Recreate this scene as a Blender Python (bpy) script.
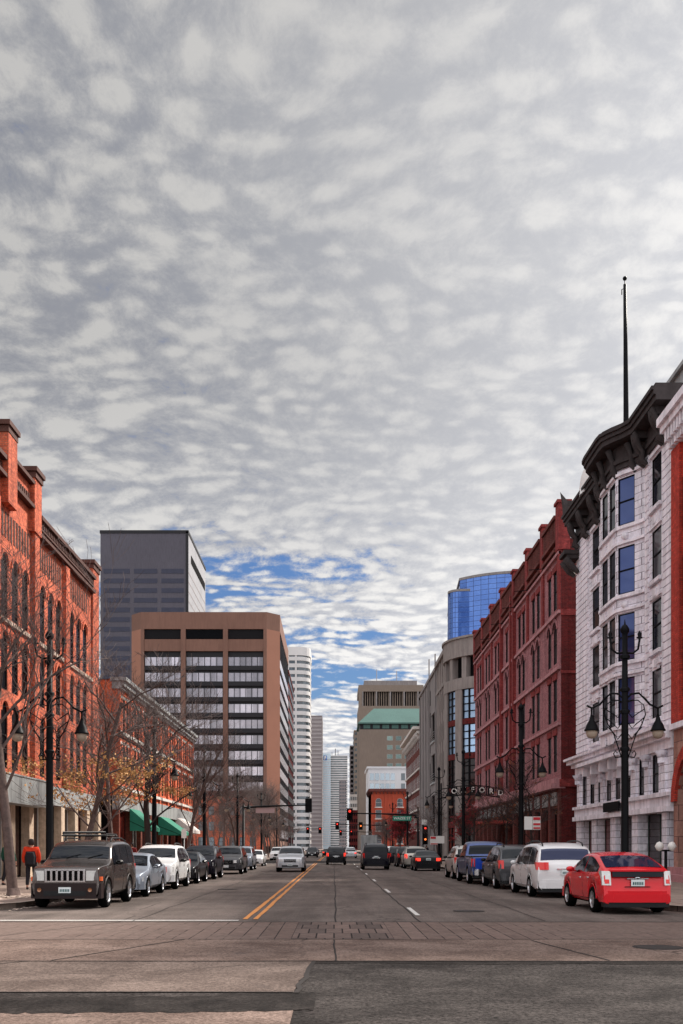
import bpy, math, random
from mathutils import Vector, Matrix
PI = math.pi
S = bpy.context.scene
for o in list(bpy.data.objects): bpy.data.objects.remove(o)
COL = S.collection
random.seed(7)
# ------------------------------------------------------------------ camera
cam = bpy.data.objects.new('camera', bpy.data.cameras.new('camera')); COL.objects.link(cam)
cam.location = (0, 0, 1.6); cam.rotation_euler = (PI/2, 0, 0)
cam.data.sensor_fit = 'VERTICAL'; cam.data.sensor_height = 36; cam.data.sensor_width = 24
cam.data.lens = 35.51; cam.data.shift_x = 0.0073; cam.data.shift_y = 0.328
cam.data.clip_end = 12000; S.camera = cam
S.render.resolution_x = 683; S.render.resolution_y = 1024
# ------------------------------------------------------------------ light
SUN_AZ, SUN_EL = math.radians(48), math.radians(41)
sd = Vector((math.sin(SUN_AZ)*math.cos(SUN_EL), math.cos(SUN_AZ)*math.cos(SUN_EL), math.sin(SUN_EL)))
sun = bpy.data.objects.new('sun', bpy.data.lights.new('sun', 'SUN')); COL.objects.link(sun)
sun.data.energy = 4.4; sun.data.angle = math.radians(6); sun.data.color = (1, .93, .84)
sun.rotation_euler = (-sd).to_track_quat('-Z', 'Y').to_euler()
S.view_settings.view_transform = 'Standard'; S.view_settings.look = 'None'
S.view_settings.exposure = 0.74; S.view_settings.gamma = 1; S.view_settings.use_curve_mapping = False
W = bpy.data.worlds.new('World'); S.world = W; W.use_nodes = True
nt = W.node_tree; nt.nodes.clear()
def N(tree, t, **kw):
    n = tree.nodes.new(t)
    for k, v in kw.items():
        if k == 'inp':
            for a, b in v.items(): n.inputs[a].default_value = b
        else: setattr(n, k, v)
    return n
def math_(tree, op, a, b=None, c=None, clamp=False):
    n = tree.nodes.new('ShaderNodeMath'); n.operation = op; n.use_clamp = clamp
    for i, v in enumerate((a, b, c)):
        if v is None: continue
        if isinstance(v, (int, float)): n.inputs[i].default_value = v
        else: tree.links.new(v, n.inputs[i])
    return n.outputs[0]
def mixc(tree, f, a, b, bt='MIX'):
    n = tree.nodes.new('ShaderNodeMix'); n.data_type = 'RGBA'; n.blend_type = bt
    for i, v in ((0, f), (6, a), (7, b)):
        if isinstance(v, (int, float)): n.inputs[i].default_value = v
        elif isinstance(v, tuple): n.inputs[i].default_value = v if len(v) == 4 else v+(1,)
        else: tree.links.new(v, n.inputs[i])
    return n.outputs[2]
def ss(tree, x, a, b):
    n = tree.nodes.new('ShaderNodeMapRange'); n.interpolation_type = 'SMOOTHSTEP'
    tree.links.new(x, n.inputs[0]); n.inputs[1].default_value = a; n.inputs[2].default_value = b
    return n.outputs[0]
def make_sky():
    t = nt
    sky = N(t, 'ShaderNodeTexSky', sky_type='NISHITA', sun_disc=False, sun_elevation=SUN_EL, sun_rotation=SUN_AZ)
    sky.air_density = 1.3; sky.dust_density = .4; sky.ozone_density = 3
    co = N(t, 'ShaderNodeTexCoord')
    sp = N(t, 'ShaderNodeSeparateXYZ'); t.links.new(co.outputs['Generated'], sp.inputs[0])
    z = math_(t, 'MAXIMUM', sp.outputs[2], 0.0)
    zc = math_(t, 'ADD', z, 0.17)
    px = math_(t, 'DIVIDE', sp.outputs[0], zc); py = math_(t, 'DIVIDE', sp.outputs[1], zc)
    cb = N(t, 'ShaderNodeCombineXYZ'); t.links.new(px, cb.inputs[0]); t.links.new(py, cb.inputs[1]); cb.inputs[2].default_value = 3.7
    wn = N(t, 'ShaderNodeTexNoise', inp={'Scale': 3.0, 'Detail': 3}); t.links.new(cb.outputs[0], wn.inputs['Vector'])
    wv = N(t, 'ShaderNodeVectorMath', operation='SCALE'); t.links.new(wn.outputs['Color'], wv.inputs[0]); wv.inputs['Scale'].default_value = .13
    P = N(t, 'ShaderNodeVectorMath', operation='ADD'); t.links.new(cb.outputs[0], P.inputs[0]); t.links.new(wv.outputs[0], P.inputs[1])
    def mp(off=0, sx=1., sy=.75, rot=.5):
        m = N(t, 'ShaderNodeMapping'); m.inputs['Location'].default_value = (off, off*.7, 0); m.inputs['Rotation'].default_value = (0, 0, rot); m.inputs['Scale'].default_value = (sx, sy, 1)
        t.links.new(P.outputs[0], m.inputs[0]); return m.outputs[0]
    def noise(sc, det, rough, dist=0., off=0, **k):
        n = N(t, 'ShaderNodeTexNoise', inp={'Scale': sc, 'Detail': det, 'Roughness': rough, 'Distortion': dist}); t.links.new(mp(off, **k), n.inputs['Vector']); return n.outputs[0]
    big = noise(1.3, 4, .55, .2, 2.2); mid = noise(8.0, 6, .62, 0, 9, sx=.85, sy=1.45, rot=.12); fine = noise(44, 6, .75, 0, 1)
    vo = N(t, 'ShaderNodeTexVoronoi', feature='SMOOTH_F1', inp={'Scale': 22, 'Smoothness': 1.0, 'Randomness': 1.0}); t.links.new(mp(3, .95, 1.35, .15), vo.inputs['Vector'])
    cell = math_(t, 'SUBTRACT', 1.0, ss(t, vo.outputs['Distance'], .12, .62))
    puff = math_(t, 'ADD', math_(t, 'MULTIPLY', cell, .34), math_(t, 'MULTIPLY', mid, .74)); puff = math_(t, 'ADD', puff, math_(t, 'MULTIPLY', math_(t, 'SUBTRACT', fine, .5), .70))   # about .1 .. 1
    low = ss(t, sp.outputs[2], .17, .33)
    side = ss(t, sp.outputs[0], -.34, .12)
    farlow = ss(t, sp.outputs[2], .15, .05)
    cov = math_(t, 'ADD', math_(t, 'MULTIPLY', big, .85), math_(t, 'MULTIPLY', puff, .62))
    gap = math_(t, 'MULTIPLY', math_(t, 'MULTIPLY', ss(t, sp.outputs[2], .33, .24), ss(t, sp.outputs[2], .05, .16)), math_(t, 'MULTIPLY', ss(t, sp.outputs[0], .16, .02), ss(t, sp.outputs[0], -.34, -.12)))
    cov = math_(t, 'ADD', cov, math_(t, 'SUBTRACT', .39, math_(t, 'MULTIPLY', gap, .345)))
    cov = math_(t, 'ADD', cov, math_(t, 'MULTIPLY', side, .10))
    band = noise(2.6, 4, .55, 0, 4, sx=.55, sy=2.6, rot=-.25); cov = math_(t, 'ADD', cov, math_(t, 'MULTIPLY', math_(t, 'MULTIPLY', math_(t, 'SUBTRACT', band, .47), gap), 1.5))
    den = ss(t, cov, .72, 1.0)
    soft = math_(t, 'SUBTRACT', 1.0, math_(t, 'MULTIPLY', math_(t, 'MULTIPLY', side, low), .58))
    ptex = ss(t, puff, .22, .84); btex = ss(t, big, .32, .68)
    lum = math_(t, 'ADD', .55, math_(t, 'MULTIPLY', math_(t, 'SUBTRACT', ptex, .45), math_(t, 'MULTIPLY', soft, 1.2)))
    lum = math_(t, 'ADD', lum, math_(t, 'MULTIPLY', math_(t, 'SUBTRACT', btex, .5), .16))
    ccol = mixc(t, lum, (.235, .245, .278), (.462, .455, .447))
    dp = N(t, 'ShaderNodeVectorMath', operation='DOT_PRODUCT'); t.links.new(co.outputs['Generated'], dp.inputs[0]); dp.inputs[1].default_value = Vector((math.sin(.62)*math.cos(.42), math.cos(.62)*math.cos(.42), math.sin(.42)))
    glow = math_(t, 'POWER', math_(t, 'MAXIMUM', dp.outputs['Value'], 0.0), 9.0)
    g2 = math_(t, 'ADD', .68, math_(t, 'MULTIPLY', glow, .80))
    g2 = math_(t, 'ADD', g2, math_(t, 'MULTIPLY', ss(t, sp.outputs[2], .45, .08), .52))
    # out-of-view sky boosted behind the camera and overhead, added as fill light
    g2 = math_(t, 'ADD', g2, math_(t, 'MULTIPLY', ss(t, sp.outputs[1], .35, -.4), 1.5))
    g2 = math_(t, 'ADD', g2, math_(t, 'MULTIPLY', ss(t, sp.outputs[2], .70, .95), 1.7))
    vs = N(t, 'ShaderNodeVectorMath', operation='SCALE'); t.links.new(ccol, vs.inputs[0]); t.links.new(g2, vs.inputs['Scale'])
    b1 = N(t, 'ShaderNodeBackground'); b1.inputs[1].default_value = 0.055
    tint = mixc(t, 1.0, sky.outputs[0], (.46, .60, .88, 1), 'MULTIPLY')
    t.links.new(tint, b1.inputs[0])
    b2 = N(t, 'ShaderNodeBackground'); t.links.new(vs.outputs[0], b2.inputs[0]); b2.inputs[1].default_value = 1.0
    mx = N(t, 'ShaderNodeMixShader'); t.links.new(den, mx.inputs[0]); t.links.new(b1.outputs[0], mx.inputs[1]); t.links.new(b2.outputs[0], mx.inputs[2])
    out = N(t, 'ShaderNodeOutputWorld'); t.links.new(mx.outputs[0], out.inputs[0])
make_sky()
# ------------------------------------------------------------------ materials
MATS = {}
def base(name):
    m = bpy.data.materials.new(name); m.use_nodes = True; MATS[name] = m
    t = m.node_tree; return m, t, t.nodes['Principled BSDF']
def vec(t, space, scale=(1, 1, 1)):
    if space == 'pos': src = N(t, 'ShaderNodeNewGeometry').outputs['Position']
    else: src = N(t, 'ShaderNodeTexCoord').outputs['Object']
    mp = N(t, 'ShaderNodeMapping'); mp.inputs['Scale'].default_value = scale; t.links.new(src, mp.inputs[0]); return mp.outputs[0]
def noisef(t, v, sc, det=4, rough=.6, dist=0):
    n = N(t, 'ShaderNodeTexNoise', inp={'Scale': sc, 'Detail': det, 'Roughness': rough, 'Distortion': dist}); t.links.new(v, n.inputs['Vector']); return n.outputs[0]
def scalec(t, col, f):
    vs = N(t, 'ShaderNodeVectorMath', operation='SCALE')
    if isinstance(col, tuple): vs.inputs[0].default_value = col[:3]
    else: t.links.new(col, vs.inputs[0])
    t.links.new(f, vs.inputs['Scale']); return vs.outputs[0]
def mat(name, col, rough=.75, metal=0., var=.3, sc=1.2, bump=.0, coat=0., streak=.0, space='obj', emit=None, es=1., spec=.22):
    m, t, b = base(name)
    v = vec(t, space); n = noisef(t, v, sc, 6, .65)
    f = math_(t, 'ADD', 1-var, math_(t, 'MULTIPLY', n, 2*var))
    if streak:
        v2 = vec(t, space, (1, 1, .12)); n2 = noisef(t, v2, 2.3, 5, .7)
        f = math_(t, 'MULTIPLY', f, math_(t, 'ADD', 1-streak, math_(t, 'MULTIPLY', ss(t, n2, .3, .62), streak)))
    t.links.new(scalec(t, col, f), b.inputs['Base Color'])
    b.inputs['Roughness'].default_value = rough; b.inputs['Metallic'].default_value = metal
    b.inputs['Coat Weight'].default_value = coat; b.inputs['Coat Roughness'].default_value = .05
    b.inputs['Specular IOR Level'].default_value = spec
    if bump:
        bn = N(t, 'ShaderNodeBump', inp={'Strength': bump, 'Distance': .03}); t.links.new(noisef(t, v, sc*8, 4), bn.inputs['Height']); t.links.new(bn.outputs[0], b.inputs['Normal'])
    if emit: b.inputs['Emission Color'].default_value = emit+(1,); b.inputs['Emission Strength'].default_value = es
    return m
def brick(name, c1, c2, mortar, bw=.24, bh=.085, ms=.012, var=.35, streak=.3, floor=False, rough=.85, noisy=.55, fade=None):
    m, t, b = base(name)
    src = N(t, 'ShaderNodeNewGeometry').outputs['Position']
    sp = N(t, 'ShaderNodeSeparateXYZ'); t.links.new(src, sp.inputs[0])
    cb = N(t, 'ShaderNodeCombineXYZ')
    if floor: t.links.new(sp.outputs[0], cb.inputs[0]); t.links.new(sp.outputs[1], cb.inputs[1])
    else:
        t.links.new(math_(t, 'ADD', sp.outputs[0], sp.outputs[1]), cb.inputs[0]); t.links.new(sp.outputs[2], cb.inputs[1])
    br = N(t, 'ShaderNodeTexBrick', inp={'Scale': 1, 'Mortar Size': ms, 'Brick Width': bw, 'Row Height': bh, 'Bias': 0., 'Mortar Smooth': .3})
    br.inputs['Color1'].default_value = c1+(1,); br.inputs['Color2'].default_value = c2+(1,); br.inputs['Mortar'].default_value = mortar+(1,)
    t.links.new(cb.outputs[0], br.inputs[0])
    v = vec(t, 'pos'); n = noisef(t, v, 1.1, 8, .72); n2 = noisef(t, v, 6, 5, .8)
    f = math_(t, 'ADD', 1-var, math_(t, 'MULTIPLY', n, 2*var))
    f = math_(t, 'MULTIPLY', f, math_(t, 'ADD', 1-noisy*.5, math_(t, 'MULTIPLY', ss(t, n2, .3, .7), noisy)))
    v2 = vec(t, 'pos', (1, 1, .1)); n3 = noisef(t, v2, 1.7, 5, .7)
    f = math_(t, 'MULTIPLY', f, math_(t, 'ADD', 1-streak, math_(t, 'MULTIPLY', ss(t, n3, .3, .6), streak)))
    bc = br.outputs[0]
    if fade:
        nf = noisef(t, vec(t, 'pos', (.5, 1, 1)), .9, 4, .6); ax = math_(t, 'ABSOLUTE', math_(t, 'ADD', sp.outputs[0], -.3)); k = math_(t, 'MULTIPLY', ss(t, math_(t, 'ADD', nf, math_(t, 'MULTIPLY', ax, .04)), .55, .68), .9); bc = mixc(t, k, bc, fade)
    t.links.new(scalec(t, bc, f), b.inputs['Base Color']); b.inputs['Roughness'].default_value = rough; b.inputs['Specular IOR Level'].default_value = .15
    bn = N(t, 'ShaderNodeBump', inp={'Strength': .5, 'Distance': .02}); t.links.new(br.outputs['Fac'], bn.inputs['Height']); bn.invert = True
    t.links.new(bn.outputs[0], b.inputs['Normal'])
    return m
def glass(name, col, rough=.06, var=.6, metal=0., spec=.9, sc=.35, light=None, cell=None):
    m, t, b = base(name)
    oi = N(t, 'ShaderNodeObjectInfo'); v = vec(t, 'pos'); n = noisef(t, v, sc, 3)
    f = math_(t, 'ADD', 1-var, math_(t, 'MULTIPLY', math_(t, 'ADD', math_(t, 'MULTIPLY', oi.outputs['Random'], .5), math_(t, 'MULTIPLY', n, .5)), 2*var))
    if cell:
        wn = N(t, 'ShaderNodeTexWhiteNoise'); sn = N(t, 'ShaderNodeVectorMath', operation='SNAP'); sn.inputs[1].default_value = cell; t.links.new(vec(t, 'pos'), sn.inputs[0]); t.links.new(sn.outputs[0], wn.inputs['Vector']); f = math_(t, 'MULTIPLY', f, math_(t, 'ADD', .55, math_(t, 'MULTIPLY', wn.outputs['Value'], .9)))
    c = scalec(t, col, f)
    if light:   # some panes have a drawn blind behind them
        k = ss(t, oi.outputs['Random'], .60, .62); c = mixc(t, k, c, light)
    t.links.new(c, b.inputs['Base Color'])
    b.inputs['Roughness'].default_value = rough; b.inputs['Metallic'].default_value = metal; b.inputs['Specular IOR Level'].default_value = spec
    bn = N(t, 'ShaderNodeBump', inp={'Strength': .05, 'Distance': .05}); t.links.new(noisef(t, v, .8, 2), bn.inputs['Height']); t.links.new(bn.outputs[0], b.inputs['Normal'])
    return m
brick('orange_brick', (.72, .15, .068), (.42, .075, .040), (.34, .15, .10), var=.55, streak=.4, noisy=.8)
brick('orange_brick_plain', (.86, .17, .065), (.62, .10, .045), (.38, .16, .09), var=.5, streak=.3, noisy=.7)
brick('maroon_brick', (.15, .013, .012), (.085, .009, .009), (.10, .04, .04), var=.5)  # darkened so the hotel side wall carries its shade in the colour
brick('dark_brick', (.20, .05, .03), (.12, .03, .02), (.10, .05, .04), var=.4)
brick('pink_brick', (.43, .19, .20), (.29, .105, .115), (.20, .11, .115), var=.5, streak=.35)
brick('red_brick', (.60, .06, .035), (.42, .04, .026), (.22, .06, .05), var=.3)
brick('dusky_brick', (.17, .04, .034), (.10, .026, .022), (.16, .08, .07), var=.4)
brick('pale_block', (.86, .83, .89), (.70, .67, .74), (.26, .23, .26), bw=.95, bh=.36, ms=.017, var=.22, streak=.28, noisy=.3, rough=.6)
brick('sand_block', (.44, .25, .20), (.36, .19, .15), (.16, .08, .07), bw=1.1, bh=.7, ms=.02, var=.3, streak=.3, noisy=.4)
brick('paver', (.150, .105, .090), (.115, .080, .068), (.020, .015, .014), bw=.30, bh=30, ms=.012, floor=True, var=.35, streak=0, noisy=.5, fade=(.135, .097, .083), rough=.9)
brick('paver_small', (.15, .105, .09), (.080, .060, .053), (.018, .014, .013), bw=.32, bh=1.05, ms=.016, floor=True, var=.35, streak=0, noisy=.5, rough=.9)
brick('sidewalk_slab', (.27, .205, .17), (.22, .165, .14), (.07, .05, .045), bw=1.5, bh=1.5, ms=.02, floor=True, var=.3, streak=.0, noisy=.35)
mat('pale_trim', (.86, .81, .86), .6, var=.3, sc=2.5, streak=.35, space='pos')
brick('pilaster_red', (.29, .045, .042), (.18, .028, .028), (.2, .05, .05), var=.45)
mat('grid_blue', (.06, .10, .26), .4, var=.2, space='pos')
glass('glass_pale', (.33, .40, .45), .12, metal=.4, var=.3, sc=.05)
mat('far_band', (.30, .27, .27), .6, var=.2, sc=.05, space='pos')
mat('pink_trim', (.44, .215, .225), .8, var=.3, sc=3, streak=.4, space='pos')
mat('sand_trim', (.42, .32, .26), .8, var=.35, sc=4, streak=.35, space='pos', bump=.4)
mat('tan_pier_stone', (.52, .40, .30), .85, var=.6, sc=5, streak=.3, space='pos', bump=.6)
mat('white_band', (.62, .58, .54), .7, var=.3, sc=3, streak=.3, space='pos')
mat('grey_metal', (.34, .35, .35), .55, .1, var=.3, sc=2, streak=.4, space='pos')
mat('cornice_dark', (.050, .042, .042), .6, var=.6, sc=3, space='pos', spec=.05)
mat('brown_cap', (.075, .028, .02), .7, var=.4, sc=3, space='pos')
mat('roof_tar', (.06, .06, .06), .9, var=.3, space='pos')
mat('dome_white', (.7, .68, .66), .5, var=.15)
mat('iron', (.006, .006, .007), .5, 0, var=.3, sc=6, spec=.06)
mat('frame_dark', (.007, .006, .007), .6, var=.3, spec=.06)
mat('frame_green', (.03, .05, .045), .5, var=.3)
mat('frame_white', (.62, .6, .58), .5, var=.15)
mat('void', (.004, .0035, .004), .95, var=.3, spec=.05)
glass('glass_dark', (.010, .010, .014), .07, spec=.14, light=(.06, .055, .06))
glass('glass_black', (.005, .005, .006), .2, spec=.04, light=(.012, .011, .012))
glass('glass_blue', (.065, .135, .36), .05, metal=.75, var=.35, sc=.9)
glass('glass_blue2', (.20, .42, .66), .05, metal=.7, var=.3, sc=.6)
glass('glass_office', (.40, .37, .40), .16, metal=.3, var=.5, sc=.55, cell=(1.7, 400, 4.2))
glass('glass_far', (.08, .10, .115), .15, metal=.2, var=.5, sc=.2, cell=(3.1, 3.1, 3.9))
glass('glass_shop', (.02, .008, .008), .12, spec=.3, var=.7, sc=.8, light=(.12, .02, .015))
glass('glass_bay', (.045, .075, .22), .05, metal=.55, var=.3, sc=.6)  # blue of the reflected sky put into the glass colour
glass('glass_mint', (.15, .22, .19), .2, metal=.2, var=.5, sc=.3)
glass('glass_sky', (.28, .40, .56), .06, metal=.5, var=.6, sc=.6)  # pale blue stands in for sky reflected in the upper corner panes
mat('spandrel_dark', (.018, .017, .020), .5, spec=.2, var=.3, space='pos')
mat('brown_panel', (.185, .098, .073), .75, var=.25, sc=.12, streak=.15, space='pos')
mat('orange_panel', (.31, .145, .098), .7, var=.15, sc=.2, space='pos')
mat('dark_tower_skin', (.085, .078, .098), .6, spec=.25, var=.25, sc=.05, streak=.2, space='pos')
mat('dark_tower_band', (.030, .031, .055), .3, spec=.3, var=.4, sc=.3, space='pos')
mat('bright_skin', (.62, .62, .64), .35, .2, var=.25, sc=.08, space='pos')
mat('sunlit_skin', (.36, .355, .37), .45, .2, var=.35, sc=.06, streak=.3, space='pos')  # dark tower side, paler than its front: sunlight put into the colour
mat('far_white', (.62, .60, .59), .6, var=.2, sc=.06, space='pos')
mat('far_grey', (.22, .19, .195), .6, var=.2, sc=.05, space='pos')
mat('tan_concrete', (.21, .165, .135), .8, var=.18, sc=.08, streak=.15, space='pos')
mat('grey_concrete', (.24, .215, .21), .8, var=.22, sc=.25, streak=.3, space='pos')
mat('curve_concrete', (.25, .215, .20), .8, var=.25, sc=.5, streak=.3, space='pos')
mat('copper', (.085, .165, .145), .7, var=.2, sc=.1, streak=.2, space='pos')
mat('awning_green', (.02, .17, .11), .75, var=.25, sc=3)
mat('awning_red', (.35, .05, .04), .75, var=.25, sc=3)
mat('awning_white', (.6, .55, .52), .75, var=.25, sc=3)
mat('orange_render', (.36, .065, .035), .8, var=.3, sc=.3, streak=.2, space='pos')
mat('bark', (.105, .072, .064), .95, var=.85, sc=7, bump=.8)
mat('bark_dark', (.04, .028, .026), .95, var=.5, sc=9, bump=.5)
mat('twig', (.115, .088, .082), .9, var=.5, sc=5)
mat('twig_dark', (.055, .04, .038), .9, var=.5, sc=5)
mat('leaf_gold', (.46, .245, .09), .7, var=.6, sc=1.7)
mat('leaf_red', (.30, .03, .035), .7, var=.6, sc=1.7)
mat('leaf_rust', (.16, .06, .03), .7, var=.6, sc=1.7)
mat('stone_kerb', (.33, .27, .23), .85, var=.4, sc=3, bump=.4, space='pos')
mat('yellow_paint', (.50, .20, .055), .7, var=.35, sc=6, space='pos')
mat('white_paint', (.50, .48, .45), .7, var=.3, sc=7, space='pos')
mat('rubber', (.004, .004, .004), .95, var=.3, spec=.05)
mat('rim_metal', (.5, .5, .52), .28, .9, var=.15)
mat('rim_dark', (.03, .03, .03), .6, var=.2)
mat('chrome', (.6, .6, .62), .12, 1., var=.1)
mat('black_trim', (.008, .008, .009), .5, var=.2, spec=.25)
mat('brown_trim', (.016, .008, .008), .5, var=.2)
mat('lamp_red', (.72, .02, .015), .2, var=.15, coat=.6)
mat('lamp_amber', (.7, .12, .03), .2, var=.1, coat=.6)
mat('lamp_fog', (.30, .12, .05), .2, coat=.6)
mat('lamp_clear', (.62, .62, .6), .12, .2, var=.3, sc=14, coat=.8)
mat('lamp_lit_red', (.6, .02, .01), .3, var=0, emit=(1, .05, .03), es=.9)
mat('lamp_lit_amber', (.8, .2, .05), .3, var=0, emit=(1, .2, .04), es=1.1)
mat('lamp_milk', (.34, .27, .21), .3, var=.2)
mat('plate_white', (.62, .66, .66), .5, var=.1)
mat('plate_mark', (.04, .10, .10), .6, var=.1)
mat('sign_white', (.70, .70, .67), .6, var=.12)
mat('sign_red', (.5, .03, .04), .6, var=.1)
mat('sign_green', (.02, .22, .15), .6, var=.1)
mat('sign_back', (.42, .30, .30), .6, var=.15)
mat('skin', (.45, .24, .17), .6, var=.1)
mat('hair', (.30, .14, .06), .8, var=.3, sc=20)
mat('hair_dark', (.03, .02, .018), .8, var=.3, sc=20)
mat('cloth_green', (.02, .08, .055), .9, var=.3, sc=8)
mat('cloth_red', (.62, .045, .015), .85, var=.3, sc=8)
mat('cloth_dark', (.018, .016, .02), .9, var=.3, sc=8)
mat('cloth_maroon', (.16, .02, .02), .9, var=.3, sc=8)
mat('truck_grey', (.24, .245, .25), .6, .1, var=.15)
mat('globe_white', (.78, .76, .72), .3, var=.05)
mat('paper', (.45, .36, .30), .9, var=.4, sc=20)
def paint(name, col, metal=.4, rough=.3):
    m = mat('paint_'+name, col, rough, metal, var=.08, sc=2, coat=.12 if name in ('black', 'dark') else .3 if name in ('gunmetal', 'grey') else .5, spec=.15); return m
paint('gunmetal', (.10, .085, .08), .75, .22); paint('silver', (.48, .49, .51)); paint('white', (.68, .68, .68), .1); paint('dark', (.010, .010, .012)); paint('grey', (.07, .07, .075))
paint('red', (.62, .012, .02), .15, .25); paint('blue', (.015, .06, .42), .3); paint('navy', (.05, .075, .19), .6); paint('pearl', (.66, .64, .64), .15); paint('black', (.004, .004, .009), .0); paint('maroon', (.09, .01, .012)); paint('champagne', (.36, .33, .29)); paint('steel', (.25, .28, .33)); paint('pale', (.55, .53, .50))
glass('car_glass', (.004, .006, .010), .04, var=.3, spec=.20)
glass('car_glass_reflect', (.025, .03, .065), .04, var=.5, spec=.3, metal=.22)  # bluish reflection in the rear windows put into the glass colour
# ground materials
def roadmat(name, c, c2, sc=.35, speck=.25, streaky=True, rough=.85, cracks=0.):
    m, t, b = base(name); v = vec(t, 'pos'); n = noisef(t, v, sc, 7, .65, .3)
    v2 = vec(t, 'pos', (1, .09, 1)); n2 = noisef(t, v2, .85, 5, .65)
    n3 = noisef(t, v, 22, 3, .8)
    k = ss(t, n, .3, .72)
    if streaky: k = math_(t, 'ADD', math_(t, 'MULTIPLY', k, .5), math_(t, 'MULTIPLY', ss(t, n2, .32, .68), .5))
    c = mixc(t, k, c, c2)
    n5 = noisef(t, v, 9, 3, .6); f = math_(t, 'ADD', 1-speck, math_(t, 'MULTIPLY', math_(t, 'ADD', math_(t, 'MULTIPLY', ss(t, n3, .36, .64), .7), math_(t, 'MULTIPLY', ss(t, n5, .3, .7), .3)), 2*speck))
    c = scalec(t, c, f)
    # small stains
    n4 = noisef(t, v, 1.6, 3, .5); c = mixc(t, math_(t, 'MULTIPLY', ss(t, n4, .64, .74), .45), c, (.06, .05, .048))
    if cracks:
        vo = N(t, 'ShaderNodeTexVoronoi', feature='DISTANCE_TO_EDGE', inp={'Scale': cracks}); 
        nz = noisef(t, v, 1.3, 4, .6); mx = N(t, 'ShaderNodeVectorMath', operation='ADD'); t.links.new(v, mx.inputs[0]); t.links.new(nz, mx.inputs[1]); t.links.new(mx.outputs[0], vo.inputs['Vector'])
        e = ss(t, vo.outputs['Distance'], .007, .002); e = math_(t, 'MULTIPLY', math_(t, 'MULTIPLY', e, ss(t, n, .45, .6)), .55); c = mixc(t, e, c, (.02, .017, .016))
    t.links.new(c, b.inputs['Base Color']); b.inputs['Roughness'].default_value = rough; b.inputs['Specular IOR Level'].default_value = .05
    bn = N(t, 'ShaderNodeBump', inp={'Strength': .7, 'Distance': .02}); t.links.new(n3, bn.inputs['Height']); t.links.new(bn.outputs[0], b.inputs['Normal'])
roadmat('road_mid', (.072, .059, .053), (.172, .139, .124), speck=.28, cracks=.22)
roadmat('concrete_pink', (.098, .068, .057), (.200, .145, .122), sc=.7, speck=.5, cracks=.16, streaky=False)
roadmat('concrete_grey', (.088, .066, .057), (.170, .130, .112), sc=.7, speck=.5, cracks=.12, streaky=False)
roadmat('asphalt', (.020, .0172, .0165), (.056, .0485, .0455), sc=.9, speck=.8, cracks=.3, streaky=False)
roadmat('asphalt_patch', (.015, .013, .0125), (.034, .029, .027), sc=1.6, speck=.5, streaky=False)
roadmat('earth', (.10, .09, .075), (.15, .13, .11), sc=.05, speck=.1, streaky=False)
mat('iron_cover', (.035, .03, .028), .8, var=.5, sc=20)
mat('joint', (.022, .018, .017), .9, var=.3, sc=5, space='pos')
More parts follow.
